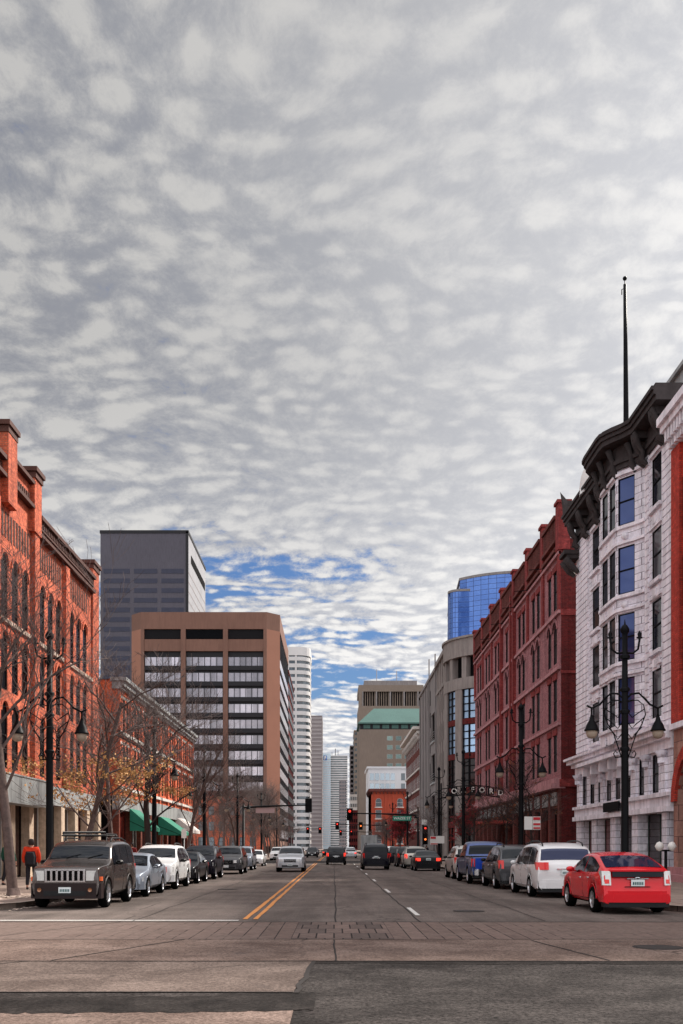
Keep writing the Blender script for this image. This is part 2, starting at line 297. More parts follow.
# ------------------------------------------------------------------ mesh helpers
def root_of(p): return p
def wloc(o):
    v = Vector((0, 0, 0)); M = o.matrix_basis.copy(); q = o.parent
    while q: M = q.matrix_basis @ M; q = q.parent
    return M
class MB:
    def __init__(s): s.v = []; s.f = []; s.m = []; s.mi = 0; s.sm = []; s.smooth = False
    def add(s, vs, fs):
        b = len(s.v); s.v += [tuple(p) for p in vs]
        for f in fs: s.f.append(tuple(b+i for i in f)); s.m.append(s.mi); s.sm.append(s.smooth)
    def quad(s, a, b, c, d): s.add((a, b, c, d), ((0, 1, 2, 3),))
    def poly(s, pts): s.add(pts, (tuple(range(len(pts))),))
    def box(s, x0, y0, z0, x1, y1, z1, T=None):
        p = [Vector((x, y, z)) for z in (z0, z1) for y in (y0, y1) for x in (x0, x1)]
        if T is not None: p = [T @ q for q in p]
        s.add(p, ((0, 2, 3, 1), (4, 5, 7, 6), (0, 1, 5, 4), (2, 6, 7, 3), (0, 4, 6, 2), (1, 3, 7, 5)))
    def tube(s, pts, rs, n=6, cap=True):
        rings = []; pts = [Vector(p) for p in pts]
        if not hasattr(rs, '__len__'): rs = [rs]*len(pts)
        sm = s.smooth; s.smooth = True; vs = []
        for i, p in enumerate(pts):
            d = (pts[min(i+1, len(pts)-1)]-pts[max(i-1, 0)])
            if d.length < 1e-9: d = Vector((0, 0, 1))
            d.normalize(); a = Vector((1, 0, 0)) if abs(d.x) < .8 else Vector((0, 1, 0))
            u = d.cross(a).normalized(); w = d.cross(u)
            for k in range(n):
                t = 2*PI*k/n; vs.append(p+(u*math.cos(t)+w*math.sin(t))*rs[i])
        fs = []
        for i in range(len(pts)-1):
            for k in range(n): fs.append((i*n+k, i*n+(k+1) % n, (i+1)*n+(k+1) % n, (i+1)*n+k))
        if cap: fs.append(tuple(range(n))); fs.append(tuple((len(pts)-1)*n+k for k in range(n)))
        s.add(vs, fs); s.smooth = sm
    def lathe(s, prof, c=(0, 0, 0), n=16, axis='z', smooth=True, cap=True):
        sm = s.smooth; s.smooth = smooth; vs = []; c = Vector(c)
        for r, h in prof:
            for k in range(n):
                t = 2*PI*k/n
                q = (r*math.cos(t), r*math.sin(t), h) if axis == 'z' else (h, r*math.cos(t), r*math.sin(t)) if axis == 'x' else (r*math.cos(t), h, r*math.sin(t))
                vs.append(c+Vector(q))
        fs = [(i*n+k, i*n+(k+1) % n, (i+1)*n+(k+1) % n, (i+1)*n+k) for i in range(len(prof)-1) for k in range(n)]
        if cap: fs.append(tuple(range(n))); fs.append(tuple((len(prof)-1)*n+k for k in range(n)))
        s.add(vs, fs); s.smooth = sm
    def prism(s, poly, z0, z1):       # polygon in xy
        n = len(poly); vs = [(x, y, z0) for x, y in poly]+[(x, y, z1) for x, y in poly]
        s.add(vs, [tuple(range(n)), tuple(range(n, 2*n))]+[(i, (i+1) % n, n+(i+1) % n, n+i) for i in range(n)])
    def mesh(s, name, mats):
        me = bpy.data.meshes.new(name); me.from_pydata(s.v, [], s.f)
        for m in ([mats] if isinstance(mats, str) else mats): me.materials.append(MATS[m])
        me.polygons.foreach_set('material_index', s.m); me.polygons.foreach_set('use_smooth', s.sm); me.update(); return me
    def build(s, name, mats, parent=None, world=True):
        if not s.f: return None
        me = s.mesh(name, mats); return link(name, me, parent, world)
def comps(mb, eps=.012):
    par = list(range(len(mb.v)))
    def fd(a):
        while par[a] != a: par[a] = par[par[a]]; a = par[a]
        return a
    for f in mb.f:
        for i in f[1:]: par[fd(i)] = fd(f[0])
    g = {}
    for k, f in enumerate(mb.f): g.setdefault(fd(f[0]), []).append(k)
    L = []
    for ks in g.values():
        vs = {i for k in ks for i in mb.f[k]}; lo = [min(mb.v[i][a] for i in vs)-eps for a in range(3)]; hi = [max(mb.v[i][a] for i in vs)+eps for a in range(3)]
        L.append([lo, hi, ks])
    ch = True
    while ch:
        ch = False; out = []
        for c in L:
            hit = [o for o in out if all(o[0][a] <= c[1][a] and c[0][a] <= o[1][a] for a in range(3))]
            if hit:
                ch = True; out = [o for o in out if not any(o is h for h in hit)]
                for h in hit: c = [[min(c[0][a], h[0][a]) for a in range(3)], [max(c[1][a], h[1][a]) for a in range(3)], c[2]+h[2]]
            out.append(c)
        L = out
    return L
def build_sep(mb, name, mats, parent):
    r = []
    for lo, hi, ks in comps(mb):
        q = MB(); mp = {}
        for k in ks:
            f = []
            for i in mb.f[k]:
                if i not in mp: mp[i] = len(q.v); q.v.append(mb.v[i])
                f.append(mp[i])
            q.f.append(tuple(f)); q.m.append(mb.m[k]); q.sm.append(mb.sm[k])
        r.append(q.build(name, mats, parent))
    return r
def link(name, me, parent=None, world=True):
    o = bpy.data.objects.new(name, me); COL.objects.link(o)
    if parent is not None:
        o.parent = parent
        if world: o.matrix_basis = wloc(parent).inverted()
    return o
def tag(o, label=None, cat=None, group=None, kind=None):
    if label: o['label'] = label
    if cat: o['category'] = cat
    if group: o['group'] = group
    if kind: o['kind'] = kind
    return o
def empty(name, loc, label, cat, group=None, rz=0):
    o = bpy.data.objects.new(name, None); COL.objects.link(o); o.location = loc; o.rotation_euler = (0, 0, rz); o.empty_display_size = .2
    return tag(o, label, cat, group)
def copy_tree(o, parent=None):
    c = o.copy(); COL.objects.link(c)
    if parent is not None: c.parent = parent
    for ch in list(o.children): copy_tree(ch, c)
    return c
def text_mesh(txt, size, ext=.01):
    cu = bpy.data.curves.new('lettering', 'FONT'); cu.body = txt; cu.size = size; cu.extrude = ext; cu.align_x = 'CENTER'; cu.align_y = 'CENTER'; cu.offset = size*.012
    ob = bpy.data.objects.new('lettering', cu); COL.objects.link(ob)
    dg = bpy.context.evaluated_depsgraph_get(); me = bpy.data.meshes.new_from_object(ob.evaluated_get(dg)); bpy.data.objects.remove(ob)
    return me
def facing_text(name, txt, size, loc, m, parent, ext=.01, rz=0, sx=1):
    me = text_mesh(txt, size, ext); me.materials.clear(); me.materials.append(MATS[m])
    me.transform(Matrix.Translation(loc) @ Matrix.Rotation(rz, 4, 'Z') @ Matrix.Rotation(PI/2, 4, 'X') @ Matrix.Diagonal((sx, 1, 1, 1)))
    return link(name, me, parent)
# ------------------------------------------------------------------ facades
class Fac:
    def __init__(s, root, O, U, Nn): s.root = root; s.O = Vector(O); s.U = Vector(U); s.N = Vector(Nn); s.Z = Vector((0, 0, 1))
    def p(s, u, v, w=0): return s.O+s.U*u+s.Z*v+s.N*w
    def box(s, mb, u0, u1, v0, v1, w0, w1):
        q = [s.p(u, v, w) for v in (v0, v1) for w in (w0, w1) for u in (u0, u1)]
        mb.add(q, ((0, 2, 3, 1), (4, 5, 7, 6), (0, 1, 5, 4), (2, 6, 7, 3), (0, 4, 6, 2), (1, 3, 7, 5)))
    def wall(s, mb, u0, u1, v0, v1, ops, depth=.15, w=0):
        us = sorted({u0, u1} | {round(o[0], 4) for o in ops} | {round(o[2], 4) for o in ops}); vs = sorted({v0, v1} | {round(o[1], 4) for o in ops} | {round(o[3], 4) for o in ops})
        us = [x for x in us if u0-1e-6 <= x <= u1+1e-6]; vs = [x for x in vs if v0-1e-6 <= x <= v1+1e-6]
        for j in range(len(vs)-1):
            cv = (vs[j]+vs[j+1])/2; row = [o for o in ops if o[1] < cv < o[3]]; i = 0
            while i < len(us)-1:
                cu = (us[i]+us[i+1])/2
                if any(o[0] < cu < o[2] for o in row): i += 1; continue
                k = i+1
                while k < len(us)-1 and not any(o[0] < (us[k]+us[k+1])/2 < o[2] for o in row): k += 1
                mb.quad(s.p(us[i], vs[j], w), s.p(us[k], vs[j], w), s.p(us[k], vs[j+1], w), s.p(us[i], vs[j+1], w)); i = k
        for o in ops:
            a, b, c, d = o[:4]; ar = len(o) > 4 and o[4]; r = (c-a)/2; top = d-r if ar else d; B = w-depth
            mb.quad(s.p(a, b, w), s.p(a, top, w), s.p(a, top, B), s.p(a, b, B)); mb.quad(s.p(c, b, w), s.p(c, top, w), s.p(c, top, B), s.p(c, b, B))
            mb.quad(s.p(a, b, w), s.p(c, b, w), s.p(c, b, B), s.p(a, b, B))
            if not ar: mb.quad(s.p(a, d, w), s.p(c, d, w), s.p(c, d, B), s.p(a, d, B))
            else:
                n = 10; pts = [(a+r-r*math.cos(PI*k/n), top+r*math.sin(PI*k/n)) for k in range(n+1)]
                for k in range(n):
                    x, y = pts[k], pts[k+1]
                    mb.quad(s.p(x[0], x[1], w), s.p(y[0], y[1], w), s.p(y[0], y[1], B), s.p(x[0], x[1], B))
                    mb.quad(s.p(x[0], x[1], w), s.p(y[0], y[1], w), s.p(y[0], d, w), s.p(x[0], d, w))
    def body(s, mb, u0, u1, v0, v1, back, front=-.36):
        s.box(mb, u0, u1, v0, v1-.02, -back, front)
        for a in (u0, u1): mb.quad(s.p(a, v0, 0), s.p(a, v1, 0), s.p(a, v1, front), s.p(a, v0, front))
        mb.quad(s.p(u0, v1, 0), s.p(u1, v1, 0), s.p(u1, v1, front-.3), s.p(u0, v1, front-.3)); mb.quad(s.p(u0, v1, front-.3), s.p(u1, v1, front-.3), s.p(u1, v1-.03, front-.3), s.p(u0, v1-.03, front-.3))
    def win(s, u0, v0, u1, v1, arch=False, frame='frame_dark', gl='glass_dark', cols=1, rows=2, dep=.07, fr=.05, name='window', sub=True, label=None):
        w_, h_ = u1-u0, v1-v0; key = (round(w_, 3), round(h_, 3), arch, frame, gl, cols, rows, tuple(s.U), tuple(s.N), fr, sub)
        if key not in WC:
            L = Fac(None, (0, 0, 0), s.U, s.N); mb = MB(); r = w_/2; top = h_-r if arch else h_
            L.box(mb, 0, fr, 0, top, -.04, .04); L.box(mb, w_-fr, w_, 0, top, -.04, .04); L.box(mb, fr, w_-fr, 0, fr, -.04, .04)
            if arch:
                n = 10
                for k in range(n):
                    A, B = PI*k/n, PI*(k+1)/n; q = []
                    for t, rr in ((A, r), (B, r), (B, r-fr), (A, r-fr)): q.append((r-rr*math.cos(t), top+rr*math.sin(t)))
                    mb.add([L.p(a, b, .04) for a, b in q], ((0, 1, 2, 3),)); mb.add([L.p(q[3][0], q[3][1], .04), L.p(q[2][0], q[2][1], .04), L.p(q[2][0], q[2][1], -.04), L.p(q[3][0], q[3][1], -.04)], ((0, 1, 2, 3),))
            else: L.box(mb, fr, w_-fr, h_-fr, h_, -.04, .04)
            for k in range(1, cols): x = w_*k/cols; L.box(mb, x-.025, x+.025, fr, top-(0 if arch else fr), -.03, .03)
            for k in range(1, rows): y = h_*k/rows; L.box(mb, fr, w_-fr, y-.03, y+.03, -.02, .05)
            g = MB()
            if arch:
                n = 10; g.poly([L.p(.01, .01, 0), L.p(w_-.01, .01, 0)]+[L.p(r+(r-.01)*math.cos(PI*k/n), top+(r-.01)*math.sin(PI*k/n), 0) for k in range(n+1)])
            else: L.box(g, .01, w_-.01, .01, h_-.01, -.012, 0)
            if not sub:
                g2 = MB(); 
                mb.mi = 1; b0 = len(mb.v); mb.v += g.v
                for f in g.f: mb.f.append(tuple(i+b0 for i in f)); mb.m.append(1); mb.sm.append(False)
                WC[key] = (mb.mesh(name, [frame, gl]), None)
            else: WC[key] = (mb.mesh(name, frame), g.mesh('pane', gl))
        fm, gm = WC[key]
        o = bpy.data.objects.new(name, fm); COL.objects.link(o); o.parent = s.root; o.location = wloc(s.root).inverted() @ s.p(u0, v0, -dep)
        if gm: q = bpy.data.objects.new('pane', gm); COL.objects.link(q); q.parent = o
        if label: o['label'] = label
        return o
WC = {}
def cornice(F, mb, u0, u1, v, steps):
    for (h0, h1, w) in steps: F.box(mb, u0, u1, v+h0, v+h1, -.02, w)
def brackets(F, mb, u0, u1, v0, v1, w, pitch, wd):
    n = max(1, int((u1-u0)/pitch))
    for i in range(n):
        c = u0+(i+.5)*(u1-u0)/n; F.box(mb, c-wd/2, c+wd/2, v0+.35*(v1-v0), v1, 0, w); F.box(mb, c-wd/2, c+wd/2, v0, v0+.35*(v1-v0), 0, w*.5)
def building(name, loc, label, cat='building', group=None): return empty(name, loc, label, cat, group)
# ------------------------------------------------------------------ ground
def struct(name, mb, mats): o = mb.build(name, mats); return tag(o, kind='structure')
def sheet(name, poly, z, m):
    mb = MB(); mb.poly([(x, y, z) for x, y in poly]); return struct(name, mb, m)
def rect(x0, y0, x1, y1): return [(x0, y0), (x1, y0), (x1, y1), (x0, y1)]
XF = 15.2
sheet('ground', rect(-4000, -600, 4000, 9000), -.012, 'earth')
sheet('cross_street', rect(-160, -40, 160, 17.6), 0, 'asphalt')
sheet('road', rect(-8.4, 21.8, 8.4, 1500), 0, 'road_mid')
sheet('crosswalk_pavement', rect(-12, 17.6, 12, 21.8), 0.0, 'paver')
sheet('crosswalk_setts', rect(-.75, 17.66, 1.05, 21.7), .004, 'paver_small')
for xx in (-1, 1): sheet('cross_street_edge', rect(xx*12, 17.6, xx*160, 24.2), 0.0, 'concrete_grey')
for xx in (-1, 1): sheet('cross_street_corner', rect(xx*8.4, 21.8, xx*12, 26), 0.0, 'concrete_grey')
sheet('junction', rect(-60, 107.5, 60, 122.5), .004, 'asphalt')
sheet('junction', rect(-60, 214, 60, 228), .004, 'asphalt')
# concrete slabs and tar patches of the near junction; ragged edges
random.seed(3)
def ragged(a, b, n, amp, r=random):
    return [(a[0]+(b[0]-a[0])*k/n+r.uniform(-amp, amp)*(0 < k < n), a[1]+(b[1]-a[1])*k/n+r.uniform(-amp, amp)*(0 < k < n)) for k in range(n+1)]
sheet('concrete_slab', rect(-30, 14.25, 30, 17.62), .004, 'concrete_pink')
sheet('concrete_slab', [(-30, 11.15), (-.45, 11.15)]+ragged((-.45, 11.15), (-.28, 14.25), 10, .03)+[(-30, 14.25)], .004, 'concrete_grey')
sheet('concrete_slab', [(-30, -5), (-.42, -5)]+ragged((-.42, -5), (-.40, 10.0), 12, .03)+ragged((-.45, 10.0), (-4.2, 9.75), 14, .05)+[(-4.3, 10.1)]+ragged((-4.3, 10.1), (-30, 10.3), 20, .06), .004, 'concrete_pink')
sheet('tar_patch', ragged((-14, 10.95), (-3.4, 11.0), 40, .035)+ragged((-3.3, 10.8), (-1.3, 10.85), 14, .05)+ragged((-1.2, 11.08), (-.2, 11.08), 6, .03)+ragged((-.2, 9.9), (-4.0, 9.65), 26, .10)+ragged((-4.2, 9.95), (-14, 10.15), 50, .09), .007, 'asphalt_patch')
sheet('tar_patch', ragged((-.3, 14.2), (14, 14.15), 6, .01)+ragged((14, 13.75), (-.3, 13.95), 40, .10), .004, 'asphalt_patch')
mb = MB()
def joint(pts, w, z=.010):
    for a, b in zip(pts[:-1], pts[1:]):
        d = Vector((b[0]-a[0], b[1]-a[1], 0)).normalized(); n = Vector((-d.y, d.x, 0))*w/2; A = Vector((a[0], a[1], z)); B = Vector((b[0], b[1], z)); mb.quad(A-n, B-n, B+n, A+n)
def wob(a, b, n, amp): return ragged(a, b, n, amp)
joint(wob((.04, 21.7), (.0, 108), 60, .03), .032); joint(wob((1.86, 21.7), (1.86, 108), 60, .025), .03)
joint(wob((-30, 21.75), (30, 21.75), 40, .015), .06); joint(wob((-12, 17.62), (12, 17.6), 30, .01), .04); joint(wob((-30, 14.25), (12, 14.2), 40, .015), .05)
joint(wob((-30, 11.15), (-.45, 11.15), 30, .02), .05); joint(wob((-.28, 14.25), (-.42, 11.1), 10, .03), .06)
joint(wob((-2.6, 17.6), (-4.0, 14.3), 8, .02), .035); joint(wob((.0, 17.5), (.02, 14.2), 8, .015), .025); joint(wob((-4.3, 14.2), (-7.2, 11.2), 8, .03), .03)
joint(wob((-6.4, 17.6), (-4.6, 21.7), 8, .02), .025); joint(wob((3.4, 17.4), (3.9, 14.3), 8, .02), .035); joint(wob((-8, 14), (-5.2, 17.6), 10, .03), .025)
for y in (31, 42, 55, 70, 88): joint(wob((-8.3, y), (8.3, y+random.uniform(-.1, .1)), 20, .02), .035)
for y in (26.3, 35.5, 48, 61): joint(wob((-8.3, y), (-.1, y+.3), 14, .03), .03)
for s_ in (-4.4, 4.6): joint(wob((s_, 22), (s_*.98, 107), 50, .05), .02)
struct('road_joints', mb, 'joint')
def manhole(x, y):
    m = MB(); m.lathe([(.40, 0), (.40, .006), (.01, .007)], (x, y, .004), 24, cap=False); m.lathe([(.33, .0075), (.30, .009), (.01, .009)], (x, y, .004), 24, cap=False)
    tag(m.build('manhole_cover', 'iron_cover', None), kind='structure')
# markings
mb = MB()
for off in (-1.99, -1.76):
    a = ragged((off-.055, 22.6), (off-.055, 107), 60, .012); b = ragged((off+.055, 107), (off+.055, 22.6), 60, .012)
    for k in range(60): mb.poly([(a[k][0], a[k][1], .008), (a[k+1][0], a[k+1][1], .008), (b[59-k][0], b[59-k][1], .008), (b[60-k][0], b[60-k][1], .008)])
    mb.poly([(off-.055, 123, .008), (off+.055, 123, .008), (off+.055, 213, .008), (off-.055, 213, .008)])
struct('yellow_centre_line', mb, 'yellow_paint')
mb = MB()
for k in range(7):
    y = 23.9+12.15*k
    if y > 104: break
    mb.poly([(1.93+x, y+yy, .008) for x, yy in ((0, 0), (.11, 0), (.11, 3.05), (0, 3.05))])
mb.poly([(-8.2, 22.1, .008), (-2.1, 22.1, .008), (-2.1, 22.32, .008), (-8.2, 22.32, .008)])
mb.poly([(-1.6, 105.3, .008), (8.2, 105.3, .008), (8.2, 105.8, .008), (-1.6, 105.8, .008)])
for y in (102, 104.5): mb.poly([(x, yy, .008) for x, yy in ((-8.2, y-.0), (-2, y), (-2, y+.2), (-8.2, y+.2))])
struct('white_road_markings', mb, 'white_paint')
manhole(3.4, 25.5); manhole(-4.1, 39.0); manhole(5.2, 16.2)
# pavements with kerbs
def pavement(sx, y0, y1, r=2.6, xin=8.4, xout=60):
    a = []
    for k in range(7):
        t = PI/2*k/6; a.append((sx*(xin+r-r*math.sin(PI/2-t+0)) if 0 else sx*(xin+r-r*math.sin(t)), y0+r-r*math.cos(t)))
    b = [(sx*(xin+r-r*math.cos(PI/2*k/6)), y1-r+r*math.sin(PI/2*k/6)) for k in range(7)]
    poly = [(sx*xout, y0)]+a+b+[(sx*xout, y1)]
    m = MB(); m.prism(poly, -.05, .15); struct('pavement', m, 'sidewalk_slab')
    k_ = MB(); edge = [(sx*xout, y0)]+a+b+[(sx*xout, y1)]
    inner = []
    for i, (x, y) in enumerate(edge):
        p0 = Vector(edge[max(i-1, 0)]); p1 = Vector(edge[min(i+1, len(edge)-1)]); d = (p1-p0).normalized(); nn = Vector((-d.y, d.x))*(-sx)
        if Vector((x-nn.x*.15-sx*30, y-nn.y*.15-(y0+y1)/2)).length > Vector((x+nn.x*.15-sx*30, y+nn.y*.15-(y0+y1)/2)).length: nn = -nn
        inner.append(((x+nn.x*.17, y+nn.y*.17), (x-nn.x*.012, y-nn.y*.012)))
    for i in range(len(edge)-1):
        (ia, oa), (ib, ob) = inner[i], inner[i+1]
        k_.quad((*oa, -.02), (*ob, -.02), (*ob, .154), (*oa, .154)); k_.quad((*oa, .154), (*ob, .154), (*ib, .154), (*ia, .154))
    struct('kerb', k_, 'stone_kerb')
for sx in (-1, 1):
    pavement(sx, 25.0 if sx < 0 else 24.0, 108.5); pavement(sx, 121.5, 215); pavement(sx, 227, 1500)
# ------------------------------------------------------------------ left arched brick building
def left_arched():
    R = building('brick_building', (-XF, 27, 0), 'tall orange brick building with rows of narrow arched windows, at the left edge', 'building')
    F = Fac(R, (-XF, 0, 0), (0, 1, 0), (1, 0, 0))
    U0, U1 = 27, 64.8; mb = MB(); ops = []; wins = []
    bays = [(27.0, 6), (33, 6), (39, 6), (45, 6), (51, 5.9), (56.9, 5.9)]
    for b, L in bays:
        for k in range(3):
            a = b+1.1+1.55*k
            for (v0, v1, ar) in ((12.3, 15.2, 1), (8.9, 11.6, 1), (5.3, 8.35, 1)):
                o = (a, v0, a+.92, v1, ar); ops.append(o); wins.append(o)
    F.wall(mb, U0, U1, 4.9, 18.6, ops, .15); F.body(mb, U0, U1, 4.9, 18.6, 22)
    # pavilion parapet
    F.box(mb, 47.4, 51, 18.6, 19.7, -.6, .03); F.box(mb, 27, 47.4, 18.6, 19.3, -.6, .03)
    for u in (27, 33, 39, 45, 51, 56.9): F.box(mb, u-.38, u+.42, 4.95, 17.4 if u != 51 else 19.4, -.01, .22)
    F.box(mb, 63.2, 64.8, 4.92, 19.4, -.5, .12); F.box(mb, 50.3, 51.5, 17.4, 20.35, -.8, .3); F.box(mb, 46.1, 47.4, 17.4, 20.9, -.8, .34)
    for b, L in bays:   # brick hood moulds over arches
        for k in range(3):
            c = b+1.1+1.55*k+.46
            for top in (15.2, 11.6, 8.35):
                n = 10
                for j in range(n):
                    A, B = PI*j/n, PI*(j+1)/n; r0, r1 = .50, .66; cz = top-.46
                    q = [(c-rr*math.cos(t), cz+rr*math.sin(t)) for t, rr in ((A, r0), (B, r0), (B, r1), (A, r1))]
                    mb.add([F.p(x, z, .07) for x, z in q]+[F.p(x, z, 0) for x, z in q], ((0, 1, 2, 3), (2, 3, 7, 6), (0, 1, 5, 4)))
    mb.build('wall', 'orange_brick', R)
    m2 = MB()  # dark strips proud of the wall, painting the shade in the corbel gaps
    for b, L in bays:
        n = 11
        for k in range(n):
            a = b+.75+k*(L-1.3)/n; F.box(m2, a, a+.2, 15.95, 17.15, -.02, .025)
    build_sep(m2, 'corbel_gap_shade', 'brown_cap', R)
    c = MB(); F.box(c, 51.5, 63.2, 17.5, 17.66, -.01, .30); F.box(c, 51.5, 63.2, 18.35, 18.55, -.4, .34); F.box(c, 51.5, 63.2, 17.9, 18.0, -.01, .2)
    F.box(c, 39, 50.4, 18.5, 18.68, -.01, .3); F.box(c, 47.4, 50.4, 19.7, 19.88, -.6, .3); F.box(c, 27, 46.1, 19.3, 19.5, -.6, .3)
    for k in range(38): F.box(c, 51.6+k*.305, 51.75+k*.305, 18.02, 18.42, -.01, .22)
    for k in range(38): F.box(c, 39.1+k*.295, 39.24+k*.295, 18.75, 19.2, -.01, .08)
    for (a, b_, t) in ((63.05, 64.95, 19.4), (50.15, 51.65, 20.35), (45.95, 47.55, 20.9)): pw = .26 if a > 60 else .45; F.box(c, a, b_, t, t+.22, -.95, pw); F.box(c, a+.1, b_-.1, t-.3, t, -.9, pw-.08)
    build_sep(c, 'cornice', 'brown_cap', R)
    s = MB()
    for (a, b_) in ((27, 50.4), (51.5, 63.2)): F.box(s, a, b_, 12.0, 12.2, -.01, .12)
    build_sep(s, 'sill_band', 'sand_trim', R)
    for o in wins: F.win(*o[:4], arch=True, frame='frame_dark', gl='glass_black')
    # ground floor
    g = MB()
    for k in range(14):
        u = 27+k*2.93; F.box(g, u-.35 if k else u, u+.35, 0.15, 3.9, -.4, .1); F.box(g, u-.42, u+.42, .15, .7, -.4, .16)
    F.box(g, U0, U1, 4.3, 4.9, -.4, .04); build_sep(g, 'stone_pier', 'tan_pier_stone', R)
    g = MB(); F.box(g, 27, 51, 3.7, 4.88, .05, .8); F.box(g, 51.0, U1, 3.9, 4.9, -.3, .12); F.box(g, 27, 51, 3.62, 3.7, .02, .84); F.box(g, 27, 51, 4.88, 4.95, .02, .84)
    build_sep(g, 'fascia', 'grey_metal', R)
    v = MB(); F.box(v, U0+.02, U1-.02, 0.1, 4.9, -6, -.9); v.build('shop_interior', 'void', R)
    for k in range(13):
        u = 27+k*2.93+.35; gl = 'glass_shop' if k % 3 else 'glass_black'
        F.win(u, .2, u+2.2, 3.88, frame='frame_dark' if k % 2 else 'frame_white', gl=gl, cols=2, rows=1, dep=.35, name='shop_window')
    r = MB(); r.box(-37, 27, 18.55, -15.8, 64.8, 18.62); r.build('roof', 'roof_tar', R)
left_arched()
def left_low():
    R = building('brick_shop_building', (-XF, 71, 0), 'long low orange brick shop building with white bands and green awnings')
    F = Fac(R, (-XF, 0, 0), (0, 1, 0), (1, 0, 0)); U0, U1, H = 71, 108.4, 13.5
    mb = MB(); ops = []
    nb = 9; bl = (U1-U0)/nb
    for b in range(nb):
        for k in range(3):
            a = U0+b*bl+.55+k*1.2
            ops += [(a, 10.0, a+.68, 12.3), (a, 6.2, a+.68, 9.0)]
    F.wall(mb, U0, U1, 5.3, H, ops, .15); F.body(mb, U0, U1, 5.3, H, 20)
    for b in range(nb+1): F.box(mb, max(U0, U0+b*bl-.22), min(U1, U0+b*bl+.22), 5.3, 12.7, -.01, .16)
    for k in range(60): F.box(mb, U0+.1+k*.62, U0+.38+k*.62, 12.5, 12.8, -.01, .14)
    mb.build('wall', 'orange_brick_plain', R)
    for o in ops: F.win(*o, gl='glass_black', fr=.05, sub=False)
    c = MB(); F.box(c, U0-.1, U1+.1, 12.8, 13.0, -.4, .3); F.box(c, U0-.1, U1+.1, 13.0, 13.35, -.4, .45); F.box(c, U0-.2, U1+.2, 13.35, 13.6, -.5, .62); build_sep(c, 'cornice', 'grey_metal', R)
    c = MB(); F.box(c, U0, U1, 9.62, 9.88, -.01, .2); 
    for o in ops:
        F.box(c, o[0]-.08, o[2]+.08, o[3], o[3]+.2, -.01, .06)
    F.box(c, U0, U1, 5.75, 5.98, -.01, .2); c.build('stone_band', 'white_band', R)
    g = MB(); F.box(g, U0, U1, 4.3, 5.3, -.4, .1); F.box(g, 85, U1, 4.25, 5.35, .1, .3); build_sep(g, 'fascia', 'grey_metal', R)
    g = MB()
    for b in range(nb+1): F.box(g, max(U0, U0+b*bl-.3), min(U1, U0+b*bl+.3), .15, 4.3, -.4, .08)
    build_sep(g, 'pier', 'dark_brick', R)
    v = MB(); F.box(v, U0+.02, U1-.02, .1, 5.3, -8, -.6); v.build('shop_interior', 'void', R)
    for b in range(nb): F.win(U0+b*bl+.3, .2, U0+(b+1)*bl-.3, 4.28, gl=('glass_shop', 'glass_black')[b % 2], frame='frame_white' if b in (1, 4) else 'frame_dark', cols=3, rows=1, dep=.3, name='shop_window')
    r = MB(); r.box(-35, U0, H-.08, -15.8, U1, H-.02); r.build('roof', 'roof_tar', R)
    def awn(y0, y1, zt, zb, w, m, lab):
        a = MB(); P = lambda u, v, q: F.p(u, v, q); th = .03
        a.quad(P(y0, zt, .14), P(y1, zt, .14), P(y1, zb, w), P(y0, zb, w)); a.quad(P(y0, zt-.05, .14), P(y1, zt-.05, .14), P(y1, zb-.05, w), P(y0, zb-.05, w))
        a.quad(P(y0, zb, w), P(y1, zb, w), P(y1, zb-.3, w), P(y0, zb-.3, w)); a.quad(P(y0, zb, w+.01), P(y1, zb, w+.01), P(y1, zb-.3, w+.01), P(y0, zb-.3, w+.01))
        for y in (y0, y1): a.poly([P(y, zt, .14), P(y, zb, w), P(y, zb-.3, w), P(y, zb-.3, .14)]); 
        o = a.build('awning', m, R); o['label'] = lab
        fr = MB(); fr.tube([P(y0, zb-.3, w), P(y0, zt-.9, .1)], .02, 5); fr.tube([P(y1, zb-.3, w), P(y1, zt-.9, .1)], .02, 5); build_sep(fr, 'awning_frame', 'iron', o)
    awn(74.5, 78.2, 4.5, 3.15, 1.7, 'awning_green', 'green sloping shop awning'); awn(86.5, 91, 4.4, 3.0, 2.1, 'awning_green', 'green sloping shop awning'); awn(96, 101, 4.6, 3.3, 1.8, 'awning_white', 'pale shop awning')
left_low()
R = building('link_building', (-16.8, 65, 0), 'set back maroon brick block in the gap between the two orange brick buildings')
mb = MB(); F = Fac(R, (-16.8, 0, 0), (0, 1, 0), (1, 0, 0)); ops = [(67.4, z, 68.5, z+1.9) for z in (5.2, 8.2, 11)]
F.wall(mb, 64.82, 70.98, 0, 14.3, ops); F.body(mb, 64.82, 70.98, 0, 14.3, 10); mb.build('wall', 'maroon_brick', R)
for o in ops: F.win(*o, gl='glass_black')
mb = MB(); F.box(mb, 64.82, 70.98, 14.3, 14.5, -.5, .15); mb.build('coping', 'brown_cap', R)
